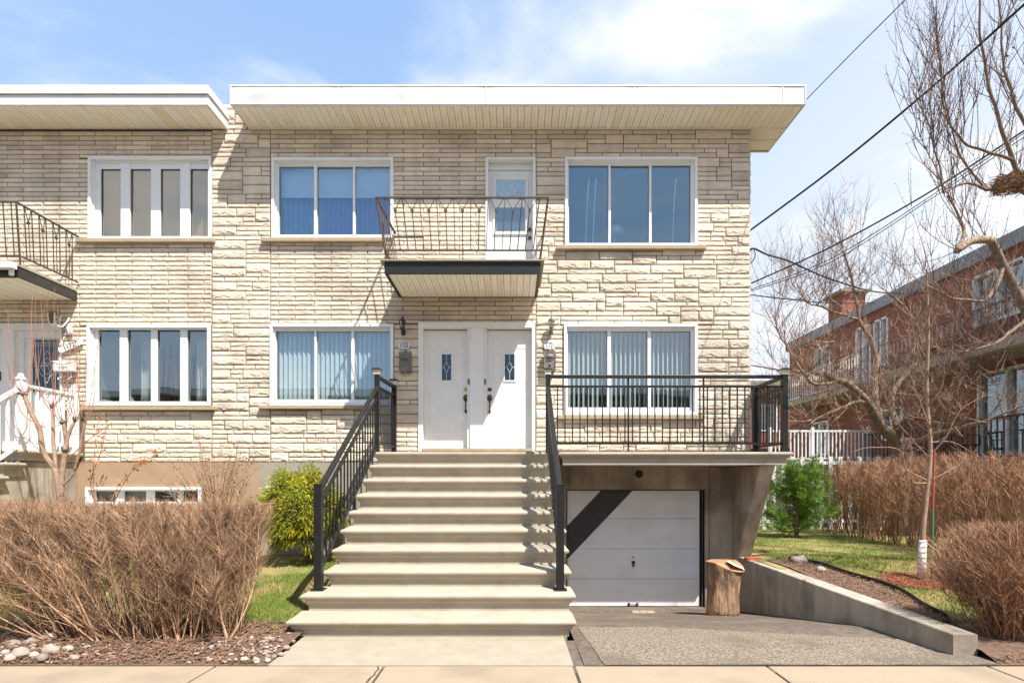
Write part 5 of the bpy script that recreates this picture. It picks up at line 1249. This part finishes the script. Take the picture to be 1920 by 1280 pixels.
# green pine
t = thing('pine_shrub', 'bushy soft green pine beside the white fence right of the house', 'tree', (6.35, 12.6, .36)); mb = MB(); br_ = MB(); pc = Vector((6.35, 12.5, .36))
limb(br_, [pc, pc+Vector((0,0,.9)), pc+Vector((.05,0,1.65))], .05, .012, 6, 4)
for i in range(150):
    h = ru(.08, 1.5); a = R()*6.28; Rr = (.86*(1-(h/2.1)**2))*ru(.55,1.12); e = pc + Vector((math.cos(a)*Rr, math.sin(a)*Rr*.8, h+.22)); s = pc + Vector((0,0,h*.85))
    Q = limb(br_, [s, s.lerp(e,.5)-Vector((0,0,.04)), e], .012, .004, 4, 3)
    for k in range(17):
        q = random.choice(Q[2:]) + rdir()*.09; dd = ((e-s).normalized() + rdir()*.5 + Vector((0,0,.35))).normalized(); tn = R()
        for j in range(15):
            v = (dd + rdir()*.8).normalized()*ru(.09,.15); w_ = v.cross(rdir()).normalized()*.0035; mb.poly([q-w_, q+w_, q+v]); mb.t += [tn]*3
br_.build('branches', m_bark, t, center=False); mb.build('needles', m_pine, t, center=False, kind='stuff')
# young tree with white wrap and stake
t = thing('young_tree', 'thin young tree with a white trunk wrap on the right lawn', 'tree', (5.63, 7.7, .3)); mb = MB()
T = [(1728,1084,7.7),(1730,1000,7.7),(1738,920,7.7),(1745,840,7.7),(1738,740,7.72),(1741,620,7.72),(1737,505,7.74)]
Q = limb(mb, [U(*p) for p in T], .040, .011, 8, 6)
for P in ([(1738,900),(1700,880),(1690,845),(1640,838),(1600,845)], [(1736,905),(1712,905),(1706,880)], [(1740,900),(1800,870),(1832,843)], [(1745,850),(1775,820),(1800,770),(1850,740)], [(1744,800),(1720,740),(1700,690)], [(1740,760),(1765,720),(1775,660),(1800,610)], [(1740,700),(1715,640),(1705,570)], [(1740,620),(1760,570),(1765,520)], [(1744,860),(1690,800),(1660,740),(1640,690)], [(1744,830),(1790,830),(1840,860)]):
    q = limb(mb, [U(a, b, 7.7-.1*i) for i, (a, b) in enumerate(P)], .010, .003, 5, 4, .02); sprout(mb, q, 5, .35, .004, .5, 1)
sprout(mb, Q[14:], 14, .5, .005, .6, 2, 3)
mb.build('trunk', m_bark_p, t, center=False, smooth=True)
m = MB(); L = [U(1728,1083,7.7), U(1729,1050,7.7), U(1730,1012,7.7)]; m.tube(L, [.054,.05,.047], 12); wrp = m.build('trunk_wrap', m_wrap, t, smooth=True)
m = MB()
for k in range(7): q = L[0].lerp(L[2], (k+.5)/7); m.tube([q+Vector((.055*math.cos(a*.785), .055*math.sin(a*.785), .004*a)) for a in range(9)], .0035, 4)
m.build('binding', m_redp, t)
t = thing('tree_stake', 'thin green and red stake beside the young tree', 'stake', (5.79, 7.7, .3)); MB().tube([U(1748,1084,7.68), U(1749,955,7.68)], .014, 8).build('stake', m_green, t); MB().tube([U(1749,955,7.68), U(1752,845,7.68)], .013, 8).build('stake_top', m_redp, t)
# apple tree behind the hedge
t = thing('apple_tree', 'wide leafless apple tree with a thick sawn limb in front of the brick house', 'tree', (9.0, 13, .36)); mb = MB(); tw = MB()
limb(mb, [U(1688,1003,13), U(1690,900,13), U(1692,850,13), U(1690,822,13)], .24, .20, 9, 4, .04)
AL = [([(1690,835,13),(1655,800,12.8),(1622,750,12.5),(1575,712,12.2),(1520,700,12)], .15, .04), ([(1690,828,13),(1682,805,12.9),(1700,790,12.7),(1727,776,12.4)], .11, .085), ([(1652,800,12.8),(1640,735,13.2),(1642,665,13.4),(1612,600,13.3),(1598,530,13.2),(1580,470,13)], .085, .02),
      ([(1690,812,13),(1672,740,13.8),(1728,660,13.9),(1705,590,13.8),(1665,548,13.6)], .08, .02), ([(1700,830,13),(1770,812,12.4),(1840,790,11.8),(1900,770,11.4)], .07, .015), ([(1575,712,12.2),(1530,720,11.9),(1500,690,11.8),(1470,640,11.8),(1450,590,11.8)], .04, .01), ([(1622,750,12.5),(1560,770,12),(1510,800,11.8)], .05, .012), ([(1728,660,13.9),(1790,640,13.2),(1850,600,12.8)], .05, .012), ([(1680,740,13.8),(1760,740,13.4),(1820,720,13)], .05, .012), ([(1612,600,13.3),(1550,580,13),(1500,560,12.9)], .035, .01)]
for P, r0, r1 in AL:
    Q = limb(mb, [U(*p) for p in P], r0, r1, 8, 6, .05)
    sprout(tw, Q, 20, 1.6, .010, .75, 3, 5, .95, .12, .55, 5)
    sprout(tw, Q, 15, 1.2, .0065, .35, 2, 5, 1.0, .2, .4, 4)
k = U(1727,776,12.4); m = MB(); m.tube([k, k+(U(1740,770,12.3)-k).normalized()*.01], .088, 12); 
mb.build('trunk', m_bark, t, center=False, smooth=True); tw.build('branches', m_apple, t, center=False); m.build('sawn_end', m_cutw, t)
# tree whose crown reaches in from the top right
t = thing('overhanging_tree', 'leafless tree reaching in from the right edge with a bird nest in it', 'tree', (8.1, 7.8, .36)); mb = MB(); tw = MB()
D7 = 7.5
BL = [([(2080,1085,7.8),(2075,900,7.8),(2050,800,7.7),(1990,700,7.6),(1932,592,7.5),(1884,500,7.5),(1858,450,7.4)], .10, .05, 1), ([(1860,452,7.4),(1830,450,7.3),(1796,470,7.2)], .055, .04, .3), ([(1990,700,7.6),(2000,560,7.7),(1985,440,7.7),(1930,365,7.6),(1886,352,7.5),(1850,353,7.4)], .06, .026, .6), ([(1850,353,7.4),(1815,345,7.2),(1770,362,7.1)], .02, .011, .4),
      ([(1796,468,7.2),(1806,440,7.3),(1800,410,7.3),(1775,370,7.2)], .03, .010, .5), ([(1930,365,7.6),(1900,300,7.5),(1865,200,7.4),(1840,60,7.3),(1830,-40,7.2)], .035, .008, 1), ([(1900,300,7.5),(1850,285,7.3),(1800,260,7.2),(1770,200,7.1),(1762,60,7)], .022, .005, 1), ([(1770,362,7.1),(1758,300,7),(1735,220,6.95),(1703,108,6.9)], .012, .004, 1),
      ([(1850,353,7.4),(1810,310,7.4),(1785,240,7.3),(1760,120,7.2),(1757,60,7.2)], .016, .004, 1), ([(1985,440,7.7),(1960,300,7.9),(1935,150,8),(1920,0,8)], .05, .012, 1), ([(1960,300,7.9),(1905,200,7.8),(1880,100,7.8),(1870,-20,7.8)], .03, .008, 1), ([(1884,500,7.5),(1850,560,7.3),(1790,560,7.1),(1750,540,7)], .03, .006, .8), ([(1800,410,7.3),(1760,330,7.2),(1740,290,7.2),(1722,255,7.1)], .010, .003, .6), ([(1932,592,7.5),(1870,640,7.2),(1800,660,7)], .03, .006, .8)]
for P, r0, r1, k in BL:
    Q = limb(mb, [U(*p) for p in P], r0, r1, 7, 6, .025)
    sprout(tw, Q, int(17*k), 1.05, .0062, .9, 2, 5, .7, .3, .7, 5, None, 4)
    sprout(tw, Q, int(20*k), .24, .004, .3, 1, 2, 1.0, .1, .3, 3, None, 2)
mb.build('trunk', m_bark, t, center=False, smooth=True); tw.build('branches', m_dark_twig, t, center=False)
lf = MB()
for px, py in ((1780,52),(1714,130),(1800,206),(1888,105),(1900,90),(1735,276),(1793,230),(1876,128),(1906,70)):
    q = U(px, py, 7.2); v = rdir()*.03; u_ = rdir()*.02; lf.poly([q-v, q+u_, q+v, q-u_]); lf.t += [R()]*4
lf.build('dry_leaves', m_dead, t, center=False, kind='stuff')
nc = U(1897, 342, 7.4); m = MB()
for i in range(420):
    a = R()*6.28; r = .22*math.sqrt(ru(.15,1)); p = nc + Vector((r*math.cos(a), r*.9*math.sin(a), ru(-.10,.07)*(1.2-r*2))); d = Vector((-math.sin(a), math.cos(a), ru(-.25,.25))) + rdir()*.5; d = d.normalized()*ru(.06,.16)
    b = len(m.v); m.tube([p-d, p+rdir()*.01, p+d], .0035, 3, False); m.t += [R()]*(len(m.v)-b)
m.build('bird_nest', m_twig, None, center=False, label='bird nest of brown twigs lodged in the tree at the upper right', category='nest')
